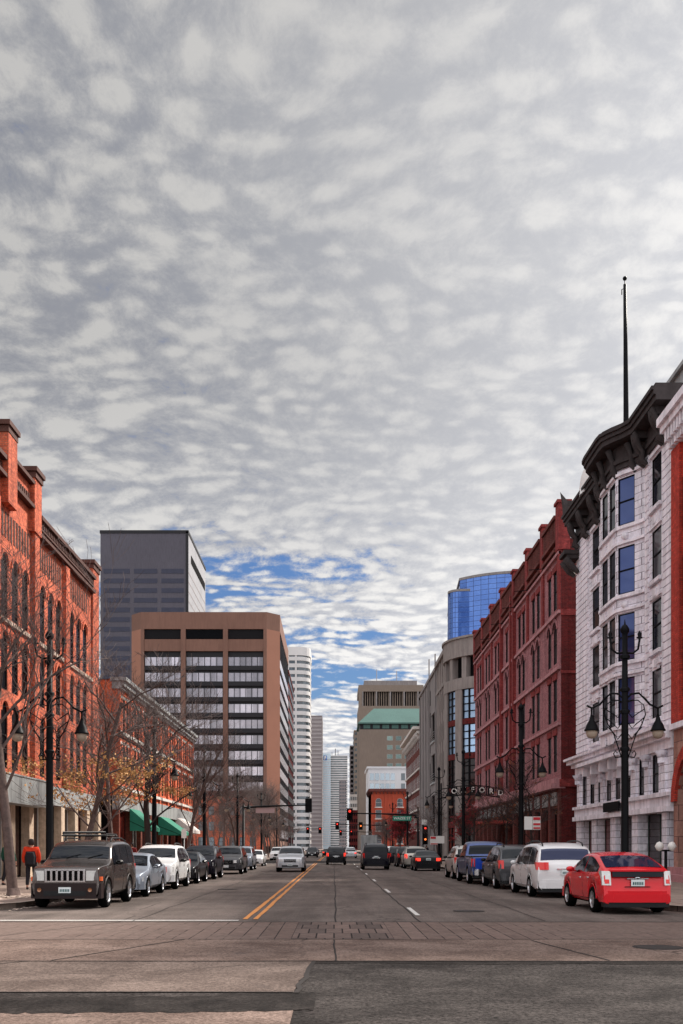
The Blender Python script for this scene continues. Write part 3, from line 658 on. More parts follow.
# ------------------------------------------------------------------ right: white stone building with bow
def white_building():
    R = building('white_stone_building', (XF, 46, 0), 'ornate white stone building with a curved bow of windows and dark cornice')
    F = Fac(R, (XF, 0, 0), (0, 1, 0), (-1, 0, 0)); U0, U1 = 45.25, 63.2
    rows = [17.75, 14.3, 10.95, 7.75]; wh = 2.35
    mb = MB(); ops = []
    for v in rows:
        for (a, b) in ((46.9, 48.3), (57.9, 59.4)): ops.append((a, v, b, v+wh))
    b0, b1 = 49.25, 55.5
    F.wall(mb, U0, b0, 7.0, 21.2, [o for o in ops if o[2] < b0], .15); F.wall(mb, b1, U1, 7.0, 21.2, [o for o in ops if o[0] > b1], .15)
    F.body(mb, U0, U1, 7.0, 21.2, 24)
    F.box(mb, 46.02, 63.18, 0.1, 7.0, -24, -5)
    # bow: five facets
    cpt = [(b0+.02, 0), (49.85, .28), (50.85, .98), (53.9, .98), (54.9, .28), (b1-.02, 0)]
    bw = []
    for i in range(5):
        (u0, w0), (u1, w1) = cpt[i], cpt[i+1]; d = Vector((0, u1-u0, 0))+Vector((-1, 0, 0))*(w1-w0); L = d.length; d.normalize(); nn = Vector((-d.y, d.x, 0)); 
        G = Fac(R, F.p(u0, 0, w0), d, nn if nn.x < 0 else -nn)
        op = []
        if i == 2: op = [(a, v, a+1.1, v+wh) for v in rows for a in (.22, 1.62)]
        if i in (1, 3): op = [(.10, v, L-.10, v+wh) for v in rows]
        G.wall(mb, 0, L, 7.0, 21.2, op, .15); bw.append((G, op, L, i))
    mb.build('wall', 'pale_block', R)
    for o in ops: F.win(*o, gl='glass_dark')
    for G, op, L, i in bw:
        for o in op: G.win(*o, gl='glass_bay' if i == 1 else 'glass_dark', dep=.07)
    bowpoly = [(XF+.2, b0-.1)]+[(XF-w-.0, u) for u, w in cpt]+[(XF+.2, b1+.1)]
    def bowslab(m, z0, z1, ext):
        pts = [(XF+.15, b0-.02)]
        for u, w in ((b0-.0, 0), (49.5, .12), (49.85, .30), (50.3, .66), (50.8, .95), (51.3, 1.0), (53.4, 1.0), (53.95, .95), (54.4, .66), (54.9, .30), (55.25, .12), (b1, 0)): pts.append((XF-w-ext, u+(u-52.37)*ext*.12))
        pts.append((XF+.15, b1+.02)); m.prism(pts, z0, z1)
    t = MB()
    for v in rows:
        bowslab(t, v-.22, v-.06, .12); bowslab(t, v+wh+.12, v+wh+.26, .10)
        for (a, b) in ((46.7, 48.5), (57.6, 59.7)):
            F.box(t, a, b, v-.24, v-.06, -.01, .18); F.box(t, a, b, v+wh+.1, v+wh+.24, -.01, .10)
        for (a, b) in ((47.0, 48.2), (58, 59.3)):
            F.box(t, a+.1, b-.1, v-.95, v-.40, -.01, .06); F.box(t, a+.35, b-.35, v-.85, v-.5, .06, .12)
        F.box(t, 51.3, 52.3, v-.85, v-.42, .98, 1.04); F.box(t, 52.8, 53.8, v-.85, v-.42, .98, 1.04); t.lathe([(.01, -.12), (.2, -.1), (.2, .1), (.01, .12)], F.p(50.35, v-.6, .66), 10, 'y')
    # quoin strips with rustication
    z = 7.1
    while z < 21:
        for (a, b) in ((45.3, 46.6), (60.3, 63.15), (48.7, 49.2), (55.6, 57.3)): F.box(t, a, b, z, z+.30, -.01, .07)
        z += .36
    build_sep(t, 'window_trim', 'pale_trim', R)
    # belt and mezzanine
    t = MB(); F.box(t, U0, U1+.1, 6.55, 6.75, -.3, .35); F.box(t, U0, U1+.2, 6.75, 6.98, -.3, .62); F.box(t, U0, U1+.3, 6.98, 7.12, -.3, .8); F.box(t, U0, U1, 6.1, 6.55, -.3, .12)
    F.box(t, 51.2, 59.6, 6.3, 6.5, .1, .95)
    for u in (51.5, 53.3, 55.1, 56.9, 58.7): F.box(t, u-.14, u+.14, 5.3, 5.75, 0, .3); F.box(t, u-.14, u+.14, 5.75, 6.3, 0, .75)
    F.box(t, U0, U1, 3.25, 3.5, -.3, .3); F.box(t, U0, U1, 3.5, 3.95, -.3, .16); F.box(t, U0, U1, 3.95, 4.12, -.3, .3)
    build_sep(t, 'belt_cornice', 'pale_trim', R)
    mz = MB(); mops = [(u, 4.2, u+.95, 6.0) for u in (47.3, 49.4, 51.8, 53.6, 55.4, 57.2, 59.0, 60.8)]
    F.wall(mz, U0, U1, 4.12, 6.1, mops, .15); F.box(mz, U0, U1, 4.12, 6.1, -2, -.5)
    for u in (46.4, 48.8, 50.9, 56.9, 62.3): 
        F.box(mz, u-.35, u+.35, 4.12, 5.6, -.01, .12); mz.lathe([(.26, 0), (.27, .3), (.42, .55), (.3, .56)], F.p(u, 5.5, .08), 8)
        for s_ in (-.28, .28): mz.lathe([(.01, -.1), (.14, -.1), (.14, .1), (.01, .1)], F.p(u+s_, 5.95, .16), 8, 'x')
    mz.build('mezzanine_wall', 'pale_block', R)
    for o in mops: F.win(*o, gl='glass_dark')
    g = MB()
    for u, w in ((46.35, .35), (50.9, .5), (54.9, .5), (58.9, .5), (62.6, .55)):
        F.box(g, u-w, u+w, .15, 3.25, -.6, .05); F.box(g, u-w-.06, u+w+.06, .15, .75, -.6, .12)
    build_sep(g, 'pier', 'pale_block', R)
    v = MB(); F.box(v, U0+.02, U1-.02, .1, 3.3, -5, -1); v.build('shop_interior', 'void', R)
    for (a, b) in ((46.7, 50.4), (51.4, 54.4), (55.4, 58.4), (59.4, 62.05)):
        F.win(a, .2, b, 3.24, gl='glass_shop', frame='frame_green', cols=2, rows=1, dep=.5, name='shop_window')
    # great cornice following the bow
    c = MB()
    def corn(z0, z1, ext, z2=None):
        F.box(c, U0, b0+.2, z0, z1, -.6, ext); F.box(c, b1-.2, U1+.05, z0, z1, -.6, ext); bowslab(c, z0+.003, z1+.003, ext)
    corn(20.55, 20.8, .10); corn(20.8, 21.0, .2); corn(21.7, 21.95, .78); corn(21.95, 22.15, .88); corn(22.15, 22.32, .98); corn(22.32, 22.45, .8)
    F.box(c, U0, U1, 21.0, 21.7, -.6, .10); bowslab(c, 21.0, 21.7, .09)
    F.box(c, 61.8, 63.2, 22.44, 22.85, -.6, .9)
    c.add([F.p(62.7, 22.8, .9), F.p(63.2, 22.8, .9), F.p(63.0, 23.8, 1.1), F.p(62.7, 22.8, .4), F.p(63.2, 22.8, .4)], ((0, 1, 2), (0, 2, 3), (1, 2, 4), (3, 4, 2)))
    build_sep(c, 'cornice', 'cornice_dark', R)
    b = MB()
    for u in (46.2, 48.9, 56.0, 57.6, 60.2, 62.4):
        pts = [F.p(u, 20.1, .1), F.p(u, 20.3, .35), F.p(u, 20.7, .28), F.p(u, 21.0, .5), F.p(u, 21.3, .6), F.p(u, 21.65, .68)]
        for s_ in (-.16, .16): b.tube([q+F.U*s_ for q in pts], [.10, .16, .11, .15, .17, .13], 7)
        F.box(b, u-.26, u+.26, 21.35, 21.72, 0, .74)
    for u, w in ((49.9, .25), (50.9, .9), (52.4, .98), (53.8, .9), (54.9, .25)):
        b.tube([F.p(u, 20.2, w+.05), F.p(u, 20.6, w+.25), F.p(u, 21.0, w+.26), F.p(u, 21.6, w+.48)], [.1, .18, .12, .17], 7)
    build_sep(b, 'cornice_bracket', 'cornice_dark', R)
    # lower bracketed hood at the far end
    b = MB(); F.box(b, 62.3, 63.7, 19.75, 20.0, -.2, 1.0); F.box(b, 62.4, 63.6, 19.5, 19.75, -.2, .8)
    for u in (62.4, 63.3): b.tube([F.p(u, 18.6, .1), F.p(u, 18.9, .45), F.p(u, 19.5, .9)], [.12, .22, .2], 7)
    b.build('end_hood', 'cornice_dark', R)
    r = MB(); r.box(XF+.3, U0, 21.2, XF+24, U1, 21.32); r.build('roof', 'roof_tar', R)
    for (x, y, rr) in ((XF+.5, 58.3, 1.5), (XF+.75, 55.2, 1.35)):
        d = MB(); d.lathe([(rr, 0), (rr, .5), (rr*.96, 1.0), (rr*.8, 1.7), (rr*.5, 2.25), (.02, 2.5)], (x, y, 22.0), 20); d.build('roof_dome', 'dome_white', R)
    p = MB(); p.box(XF+1.2, 46.0, 21.3, XF+7, 50.5, 24.1); p.box(XF+1.0, 45.9, 24.1, XF+7.2, 50.7, 24.3); p.build('roof_house', 'grey_metal', R)
    s = MB(); F.box(s, 52.6, 55.6, 3.55, 4.05, .32, .40); o = s.build('shop_sign', 'frame_dark', R)
white_building()
def flagpole():
    R = empty('flagpole', (17, 58.8, 21.3), 'tall thin black flagpole with ball finial on the white stone building roof', 'flagpole')
    m = MB(); m.tube([(17, 58.8, 21.3), (17, 58.8, 27), (16.97, 58.8, 31), (16.93, 58.8, 34.4)], [.17, .15, .12, .09], 10); m.tube([(17, 58.8, 21.3), (17, 58.8, 22)], .3, 10); m.build('pole', 'iron', R)
    m = MB(); m.lathe([(.01, -.13), (.09, -.09), (.13, 0), (.09, .09), (.01, .13)], (16.93, 58.8, 34.75), 12); m.tube([(16.93, 58.8, 34.4), (16.93, 58.8, 34.7)], .03, 6); m.build('finial', 'iron', R)
    m = MB(); m.tube([(16.93, 58.8, 34.2), (16.75, 58.8, 34.1), (16.75, 58.8, 33.8)], .03, 5); m.build('pulley', 'iron', R)
flagpole()
def near_red():
    R = building('red_arcade_building', (XF, 29, 0), 'red brick building with a stone arched base, at the right edge')
    F = Fac(R, (XF, 0, 0), (0, 1, 0), (-1, 0, 0)); U0, U1 = 29, 45.2
    mb = MB(); ops = []
    for b in range(3):
        a = 30.3+b*5.4
        for v, h in ((8.2, 2.6), (12, 2.4), (15.4, 2.4)):
            ops += [(a+.6, v, a+1.8, v+h, v > 15), (a+2.3, v, a+3.5, v+h, v > 15)]
    F.wall(mb, U0, U1, 7.0, 19.5, ops, .15); F.body(mb, U0, U1, 7.0, 19.5, 22)
    for u in (29.6, 34.6, 40.0, 44.6): F.box(mb, u-.55, u+.55, 7.0, 19.3, -.01, .14)
    big = [(30.0, .15, 34.1, 5.7, True), (35.3, .15, 39.4, 5.7, True), (40.6, .15, 44.7, 5.7, True)]
    n = 14
    for o in big:
        c = (o[0]+o[2])/2; r = 2.05; cz = o[3]-r
        for j in range(n):
            A, B = PI*j/n, PI*(j+1)/n; q = [(c-rr*math.cos(t), cz+rr*math.sin(t)) for t, rr in ((A, r), (B, r), (B, r+.5), (A, r+.5))]
            mb.add([F.p(x, z, .14) for x, z in q]+[F.p(x, z, -.1) for x, z in q], ((0, 1, 2, 3), (2, 3, 7, 6), (0, 1, 5, 4)))
    mb.build('wall', 'red_brick', R)
    for o in ops: F.win(*o[:4], arch=o[4], gl='glass_dark')
    s = MB(); F.wall(s, U0, U1, .15, 7.0, big, .8); F.body(s, U0, U1, 6.9, 7.0, 3); 
    s.build('stone_arcade', 'sand_block', R)
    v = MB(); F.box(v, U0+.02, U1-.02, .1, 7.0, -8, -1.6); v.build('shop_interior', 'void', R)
    for o in big: F.win(o[0], o[1], o[2], o[3], arch=True, gl='glass_shop', cols=3, rows=2, dep=.7, name='arch_window', fr=.1)
    c = MB(); F.box(c, U0, U1, 6.85, 7.1, -.3, .22); F.box(c, U0, U1, 20.1, 20.4, -.4, .62); F.box(c, U0, U1, 20.4, 20.75, -.4, .78); F.box(c, U0, U1, 19.5, 20.1, -.4, .2)
    for k in range(42): F.box(c, U0+.1+k*.38, U0+.3+k*.38, 19.6, 20.1, 0, .52)
    for k in range(42): F.box(c, U0+.1+k*.38, U0+.3+k*.38, 19.3, 19.6, 0, .36)
    build_sep(c, 'cornice', 'pale_trim', R)
    r = MB(); r.box(XF+.4, U0, 19.52, XF+22, U1, 19.6); r.build('roof', 'roof_tar', R)
    p = MB()
    for k in range(2): F.box(p, 38.5, 45.9, .15, .45+.3*k, -.01, .7-.35*k)
    build_sep(p, 'step', 'pink_trim', R)
near_red()
def pink_hotel():
    R = building('pink_brick_hotel', (XF, 67.7, 0), 'dusky pink brick hotel with parapet piers and paired tall windows', 'hotel')
    F = Fac(R, (XF, 0, 0), (0, 1, 0), (-1, 0, 0)); U0, U1, H = 67.7, 108.8, 22.4
    cs = [70.3, 76.1, 81.9, 88.0, 94.1, 99.9, 105.7]; ops = []
    for i, c in enumerate(cs):
        for d in (-1.45, .35):
            for (v0, v1, ar) in ((17.9, 20.5, 0), (14.2, 17.0, 1), (10.3, 13.1, 0), (6.8, 9.3, 0)): ops.append((c+d, v0, c+d+1.05, v1, ar))
    mb = MB(); F.wall(mb, U0, U1, 6.2, H, ops, .15); F.body(mb, U0, U1, 6.2, H, .5)
    for o in ops:
        if o[4]:
            n = 10; c = (o[0]+o[2])/2; cz = o[3]-.525
            for j in range(n):
                A, B = PI*j/n, PI*(j+1)/n; q = [(c-rr*math.cos(t), cz+rr*math.sin(t)) for t, rr in ((A, .6), (B, .6), (B, .85), (A, .85))]
                mb.add([F.p(x, z, .09) for x, z in q]+[F.p(x, z, 0) for x, z in q], ((0, 1, 2, 3), (2, 3, 7, 6)))
    mb.build('wall', 'pink_brick', R)
    m = MB()
    for u in (84.6, 85.9, 91.0): F.box(m, u-.25, u+.25, 6.2, 23, -.01, .28)
    for u in (68.0, 73.2, 79.0, 97.0, 102.8, 108.5): F.box(m, u-.3, u+.3, 17.6, 22, -.01, .14)
    for o in ops:
        if not o[4]: F.box(m, o[0]-.15, o[2]+.15, o[3], o[3]+.42, -.01, .07)
    build_sep(m, 'pilaster', 'pilaster_red', R)
    s = MB(); s.box(XF+.51, U0+.01, 0, XF+26, U0+.4, H-.03); s.box(XF+.52, U0+.4, 0, XF+26, U1, H-.05); s.box(XF+.02, U0-.03, 0, XF+.5, U0+.0-.004, H); s.build('side_wall', 'maroon_brick', R)
    s = MB(); s.box(XF-.1, U0-.12, 5.7, XF+26, U0+.005, 6.2); s.box(XF-.01, U0-.08, 17.2, XF+26, U0+.005, 17.6); s.box(XF-.01, U0-.08, 13.3, XF+26, U0+.005, 13.5); build_sep(s, 'side_band', 'pilaster_red', R)
    t = MB()
    for v, h, w in ((17.35, .22, .18), (13.6, .22, .2), (9.85, .2, .16), (5.95, .35, .35)): F.box(t, U0-.05, U1, v, v+h, -.01, w)
    F.box(t, U0-.05, U1, 5.6, 5.95, -.3, .55); F.box(t, U0, U1, 21.3, 21.5, -.01, .2)
    build_sep(t, 'string_course', 'pink_trim', R)
    # parapet: balustrade panels between piers
    p = MB(); q = MB(); edges = [68.0, 73.2, 79.0, 84.9, 91.0, 97.0, 102.8, 108.5]
    for i, u in enumerate(edges):
        F.box(p, u-.45, u+.45, H-.8, H+2.3, -.6, .2); F.box(p, u-.55, u+.55, H+2.3, H+2.5, -.7, .3)
    for a, b in zip(edges[:-1], edges[1:]):
        F.box(q, a+.5, b-.5, H+.0, H+1.5, -.3, .0); F.box(q, a+.5, b-.5, H-.1, H+.1, -.3, .3); F.box(q, a+.5, b-.5, H+1.5, H+1.75, -.35, .3)
        k = a+.7
        while k < b-.7: F.box(q, k, k+.2, H+.15, H+1.45, 0, .18); k += .45
        F.box(q, a+.5, b-.5, H-.75, H-.55, 0, .3)
    build_sep(p, 'parapet_pier', 'pilaster_red', R); build_sep(q, 'balustrade', 'dusky_brick', R)
    for i, o in enumerate(ops): F.win(*o[:4], arch=bool(o[4]), gl='glass_black')
    g = MB()
    for k in range(15): u = U0+.4+k*2.86; F.box(g, u-.3, u+.3, .15, 5.6, -.4, .08)
    F.box(g, U0, U1, 4.3, 5.6, -.4, .0); build_sep(g, 'shopfront', 'dusky_brick', R)
    g = MB()
    for k in range(14): u = U0+.9+k*2.86; F.box(g, u, u+1.9, 4.5, 5.4, .0, .1)
    build_sep(g, 'transom', 'grey_metal', R)
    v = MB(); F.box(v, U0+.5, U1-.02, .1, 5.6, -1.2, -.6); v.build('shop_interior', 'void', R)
    for k in range(14): u = U0+.7+k*2.86; F.win(u, .2, u+2.26, 4.28, gl='glass_shop', frame='frame_dark', cols=2, rows=1, dep=.3, name='shop_window')
    for u in (72.0, 78, 83.5, 89.5, 96):
        m = MB(); m.tube([F.p(u, H-.9, .1), F.p(u, H-1.0, 1.3)], .03, 5); m.build('flag_bracket', 'iron', R)
    c = MB(); F.box(c, 86, 93, 3.7, 3.95, 0, 2.6); c.build('entrance_canopy', 'awning_red', R)
pink_hotel()
def marquee():
    R = empty('arched_letter_sign', (XF, 90.5, 6.3), 'dark overhead sign with pale letters projecting from the pink brick hotel', 'sign')
    m = MB(); pts = [(x, 90.5, 6.05+.35*math.sin(PI*(x-9.6)/5.6)) for x in [9.6+.7*i for i in range(9)]]
    m.tube(pts, .06, 6); m.tube([(x, y, z+.8) for x, y, z in pts], .04, 6)
    for i, p in enumerate(pts): m.tube([p, (p[0], p[1], p[2]+.8)], .03, 5)
    for a, b in zip(pts[:-1], pts[1:]): m.tube([a, (b[0], b[1], b[2]+.8)], .02, 4)
    m.tube([(9.6, 90.5, .15), (9.6, 90.5, 7.4)], .07, 6); m.build('truss', 'iron', R)
    for i, ch in enumerate('OXFORD'):
        x = 10.75+i*.83; z = 6.45+.35*math.sin(PI*(x-9.6)/5.6)
        b = MB(); b.box(x-.27, 90.40, z-.3, x+.27, 90.46, z+.3); pl = b.build('letter_plate', 'iron', R)
        facing_text('letter', ch, .64, (x, 90.38, z), 'globe_white', pl, .02)
marquee()
def round_corner():
    R = building('rounded_corner_building', (21.5, 128, 0), 'grey concrete building with a rounded glass corner tower under an open gallery')
    cx, cy, r = 21.6, 128.2, 7.6; H = 27.2
    def ang(a): return Vector((cx-r*math.cos(a), cy-r*math.sin(a), 0))   # a from -90 (far) .. 90..(near/front)
    m = MB(); n = 40
    def ring(z0, z1, rr, a0=-PI*.5, a1=PI*.75, mbx=None):
        q = mbx or m; k = 36
        P = [(cx-rr*math.cos(a0+(a1-a0)*i/k), cy-rr*math.sin(a0+(a1-a0)*i/k)) for i in range(k+1)]
        P2 = [(cx-(rr-.6)*math.cos(a0+(a1-a0)*i/k), cy-(rr-.6)*math.sin(a0+(a1-a0)*i/k)) for i in range(k+1)]
        for i in range(k):
            for a, b, c, d in (((*P[i], z0), (*P[i+1], z0), (*P[i+1], z1), (*P[i], z1)), ((*P[i], z1), (*P[i+1], z1), (*P2[i+1], z1), (*P2[i], z1)), ((*P[i], z0), (*P[i+1], z0), (*P2[i+1], z0), (*P2[i], z0))): q.quad(a, b, c, d)
    def seg(z0, z1, a0, a1, rr, q, th=.7):
        k = max(2, int(abs(a1-a0)/.12))
        for i in range(k):
            A, B = a0+(a1-a0)*i/k, a0+(a1-a0)*(i+1)/k; o = [(cx-R_*math.cos(t), cy-R_*math.sin(t)) for R_ in (rr, rr-th) for t in (A, B)]
            q.add([(*o[0], z0), (*o[1], z0), (*o[1], z1), (*o[0], z1), (*o[2], z0), (*o[3], z0), (*o[3], z1), (*o[2], z1)], ((0, 1, 2, 3), (0, 1, 5, 4), (3, 2, 6, 7), (0, 3, 7, 4), (1, 2, 6, 5)))
    ring(25.0, H, r+.1); ring(H, H+.25, r+.3); ring(21.0, 22.4, r+.05)
    wa = [(-.7, -.15), (.20, .50), (.66, .93), (1.12, 1.6), (1.8, 2.2)]   # window angular spans
    prev = -PI*.5
    for a, b in wa+[(PI*.75, None)]:
        seg(.15, 21.0, prev, a, r, m); prev = b if b is not None else prev
    for a in (-.9, -.45, 0, .35, .7, 1.05, 1.4, 1.8): seg(22.4, 25.0, a-.05, a+.05, r-.1, m, .8)
    m.build('curved_wall', 'curve_concrete', R)
    sp = MB()
    for a, b in wa:
        for z0, z1 in ((16.7, 17.4), (12.5, 13.2), (8.3, 9.0), (4.1, 4.8)): seg(z0, z1, a, b, r-.15, sp, .3)
    build_sep(sp, 'red_spandrel', 'maroon_brick', R)
    for a, b in wa:
        for z0, z1 in ((17.4, 21.0), (13.2, 16.7), (9.0, 12.5), (4.8, 8.3), (.6, 4.1)):
            f = MB(); f.mi = 0
            cols = 2
            for c in range(cols+1): t = a+(b-a)*c/cols; seg(z0, z1, max(a, t-.012), min(b, t+.012), r-.2, f, .12)
            for c in range(5): z = z0+(z1-z0)*c/4; seg(max(z0, z-.06), min(z1, z+.06), a, b, r-.22, f, .1)
            fo = f.build('window', 'frame_dark', R)
            g = MB(); seg(z0, z1, a, b, r-.32, g, .05); g.build('pane', 'glass_sky' if z0 > 10 else 'glass_shop', fo)
    c = MB(); c.lathe([(r-.9, 0), (r-.9, H-.3)], (cx, cy, 0), 32); c.build('core', 'void', R)
    # wing along the street
    F = Fac(R, (XF, 0, 0), (0, 1, 0), (-1, 0, 0)); w = MB(); U0, U1 = 134, 149
    ops = [(u, z, u+1.3, z+2.6) for u in (136, 139, 142, 145) for z in (4, 8.2, 12.4, 16.6, 20.8)]
    F.wall(w, U0, U1, 0, 28.5, ops, .4); F.body(w, U0, U1, 0, 28.5, 20)
    for u in (134.6, 138.1, 141.1, 144.1, 147.5): F.box(w, u-.3, u+.3, 0, 28.2, -.01, .15)
    F.box(w, U0, U1, 28.0, 28.6, -.5, .4); F.box(w, U0, U1, 23.9, 24.4, -.01, .2)
    w.box(XF+6, 121.5, 0, XF+26, 134, 26); w.build('wall', 'curve_concrete', R)
    for o in ops: F.win(*o, gl='glass_dark', sub=False)
round_corner()
def fin_building():
    R = building('finned_building', (XF, 149, 0), 'grey building with tall slanted fins and dark balcony recesses beyond the rounded corner')
    F = Fac(R, (XF, 0, 0), (0, 1, 0), (-1, 0, 0)); m = MB(); U0, U1, H = 149, 178, 28
    rec = [(152.2, z, 158, z+4.6) for z in (5, 11.3, 17.6)]
    ops = [(u, z, u+1.2, z+2.4) for u in (159, 163, 168, 173) for z in (4.5, 8.5, 12.5, 16.5, 20.5, 24)]
    F.wall(m, U0, U1, 0, H, rec+ops, .3); F.body(m, U0, U1, 0, H, 20, -.5)
    F.box(m, U0, U1, H, H+.5, -.5, .25); m.build('wall', 'grey_concrete', R)
    for o in ops: F.win(*o, gl='glass_black', sub=False)
    for o in rec:
        b = MB(); F.box(b, o[0], o[2], o[1], o[1]+.3, -.2, .2)
        for k in range(4): b.tube([F.p(o[0], o[1]+.5+k*.35, .15), F.p(o[2], o[1]+.5+k*.35, .15)], .06, 4)
        b.build('balcony', 'grey_metal', R)
        g = MB(); F.box(g, o[0], o[2], o[1], o[3], -.3, -.26); g.build('recess_shade_panel', 'void', R)  # near-black panel paints the shade of a deeper recess
    for i, u in enumerate((149.6, 159.2, 161.5, 166, 171, 176.5)):
        f = MB(); t = (30.5 if i == 0 else 31.5 if i == 1 else 28.5-.2*i)
        q = [F.p(u-.3, 3, .05), F.p(u+.3, 3, .05), F.p(u+.3, 3, .2), F.p(u-.3, 3, .2), F.p(u+.8, t, .05), F.p(u+1.3, t, .05), F.p(u+1.3, t, .2), F.p(u+.8, t, .2)]
        f.add(q, ((0, 1, 2, 3), (4, 5, 6, 7), (0, 1, 5, 4), (1, 2, 6, 5), (2, 3, 7, 6), (3, 0, 4, 7))); build_sep(f, 'fin', 'grey_concrete', R)
fin_building()
def far_brick():
    R = building('cornice_brick_building', (XF, 178, 0), 'dark red brick building with white bands and a stepped pale cornice, beyond the finned building')
    F = Fac(R, (XF, 0, 0), (0, 1, 0), (-1, 0, 0)); m = MB(); U0, U1, H = 178.5, 213, 22.6
    ops = [(U0+1.5+i*3.3, z, U0+3.3+i*3.3, z+2.2) for i in range(10) for z in (5.2, 8.8, 12.4, 16, 19.4)]
    F.wall(m, U0, U1, 0, H, ops, .4); F.body(m, U0, U1, 0, H, 25); m.build('wall', 'dusky_brick', R)
    for o in ops: F.win(*o, gl='glass_far', frame='frame_white', sub=False)
    c = MB()
    for z in (4.6, 8.3, 11.9, 15.5): F.box(c, U0, U1, z, z+.3, -.01, .25)
    F.box(c, U0, U1, 21.8, 22.3, -.4, .6); F.box(c, U0, U1, H, H+.5, -.4, 1.3)
    brackets(F, c, U0, U1, 21.0, 22.0, .9, 1.6, .5); build_sep(c, 'cornice', 'white_band', R)
far_brick()
# ------------------------------------------------------------------ generic far blocks
def tower(name, label, x0, y0, x1, y1, H, wall, side='right', cat='tower'):
    return building(name, ((x0+x1)/2, y0, 0), label, cat)
def front(R, x0, y): return Fac(R, (0, y, 0), (1, 0, 0), (0, -1, 0))
def brown_tower():
    R = building('brown_office_block', (-35, 275, 0), 'big brown office block with three bays of strip windows and chamfered corners', 'office block')
    y = 275; xl, xr, ch, H = -52.6, -18.3, 3.4, 65.8; ys = y+3.5; xs = -14.9; yb = 330
    foot = [(xl-3.2, ys), (xl, y), (xr, y), (xs, ys), (xs, yb), (xl-3.2, yb)]
    m = MB(); m.prism(foot, H-7.2+2.6, H); m.prism([(a*1.0, b) for a, b in foot], -.1, 3.5)
    F = front(R, 0, y)
    bw = (xr-xl); e = [xl]
    colw = [(xl, xl+.9), (xl+10.9, xl+12.2), (xl+22.4, xl+23.7), (xr-.9, xr)]
    for a, b in colw: F.box(m, a, b, 3.5, H-4.6, -1.2, .25)
    F.box(m, xl+.9, xr-.9, H-10.6, H-7.4, -1.2, .05)
    build_sep(m, 'brown_frame', 'brown_panel', R)
    # chamfer + core
    m = MB(); d = Vector((xs-xr, ys-y, 0)); L = d.length; d.normalize(); G = Fac(R, (xr, y, 0), d, (d.y, -d.x, 0)); G.box(m, 0, L, 3.5, H-4.6, -1.5, 0)
    d2 = Vector((3.2, y-ys, 0)); L2 = d2.length; d2.normalize(); G2 = Fac(R, (xl-3.2, ys, 0), d2, (d2.y, -d2.x, 0)); G2.box(m, 0, L2, 3.5, H-4.6, -1.5, 0)
    build_sep(m, 'chamfer_wall', 'orange_panel', R)
    c = MB(); c.prism([(xl-3, ys+.2), (xl, y+.8), (xr, y+.8), (xs-.8, ys+.2), (xs-.8, yb-.3), (xl-3, yb-.3)], 0, H-4.5); c.build('core', 'spandrel_dark', R)
    bays = [(xl+1.0, xl+10.8), (xl+12.3, xl+22.3), (xl+23.8, xr-1.0)]
    fl = (H-10.6-4)/12.0
    for a, b in bays:
        g = MB(); F.box(g, a, b, H-7.2, H-4.8, -.6, -.5); build_sep(g, 'top_strip', 'glass_black', R)
        for k in range(12):
            z0 = 4+k*fl+.3; f = MB(); f.mi = 0
            F.box(f, a, b, z0-1.2, z0, -.75, -.1)
            for j in range(7):
                x = a+(b-a)*j/6; F.box(f, max(a, x-.07), min(b, x+.07), z0, z0+fl-1.9, -.6, -.3)
            o = f.build('window_strip', 'spandrel_dark', R)
            g = MB()
            for j in range(6):
                x = a+(b-a)*j/6; g.add([F.p(x, z0, -.5), F.p(x+(b-a)/6, z0, -.5), F.p(x+(b-a)/6, z0+fl-1.9, -.5), F.p(x, z0+fl-1.9, -.5)], ((0, 1, 2, 3),))
            g.build('pane', 'glass_office', o)
    S_ = Fac(R, (xs, 0, 0), (0, 1, 0), (1, 0, 0)); m = MB()
    for k in range(9): u = ys+k*(yb-ys)/8; S_.box(m, max(ys, u-.6), min(yb, u+.6), 3.5, H-4.6, -1, -.1)
    build_sep(m, 'side_frame', 'spandrel_dark', R)
    for k in range(12):
        z0 = 4+k*fl+.3; g = MB(); S_.box(g, ys+.4, yb-.4, z0, z0+fl-1.9, -.7, -.02); g.build('window_strip', 'glass_office', R)
    r = MB(); r.prism([(xl-3, ys+.2), (xl, y+.4), (xr, y+.4), (xs-.4, ys+.2), (xs-.4, yb-.3), (xl-3, yb-.3)], H, H+.1); r.build('roof', 'roof_tar', R)
brown_tower()
def dark_tower():
    x0, x1, y0, y1, H = -111, -69.4, 480, 545, 152
    R = building('dark_tower', ((x0+x1)/2, y0, 0), 'dark violet grey flat topped tower with one side wall coloured as sunlit, behind the brown office block', 'tower')
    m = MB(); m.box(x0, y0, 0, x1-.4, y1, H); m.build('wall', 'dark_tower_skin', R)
    m = MB(); m.box(x1-.4, y0+.5, 0, x1, y1, H); m.build('sunlit_wall', 'sunlit_skin', R)
    m = MB(); m.box(x0-.3, y0-.3, H-.9, x1+.3, y1, H+.5); m.box(x1-1, y0-.3, 0, x1+.2, y0+.5, H); m.build('edge_trim', 'spandrel_dark', R)
    F = front(R, 0, y0)
    z = H-20
    while z > 12:
        g = MB()
        for a, b in ((x0+1.5, x0+14), (x0+16, x0+27), (x0+29, x1-2)): F.box(g, a, b, z, z+2.2, -.1, .12)
        g.build('window_band', 'dark_tower_band', R); z -= 4.6
    S_ = Fac(R, (x1, 0, 0), (0, 1, 0), (1, 0, 0)); g = MB(); S_.box(g, y0+10, y0+62, H-12.5, H-8.5, -.1, .15); gg = MB(); [S_.box(gg, y0+1, y1-1, 4+k*4.6, 4.5+k*4.6, -.1, .1) for k in range(29)]; gg.build('floor_line', 'far_band', R); g.build('louvre', 'void', R)
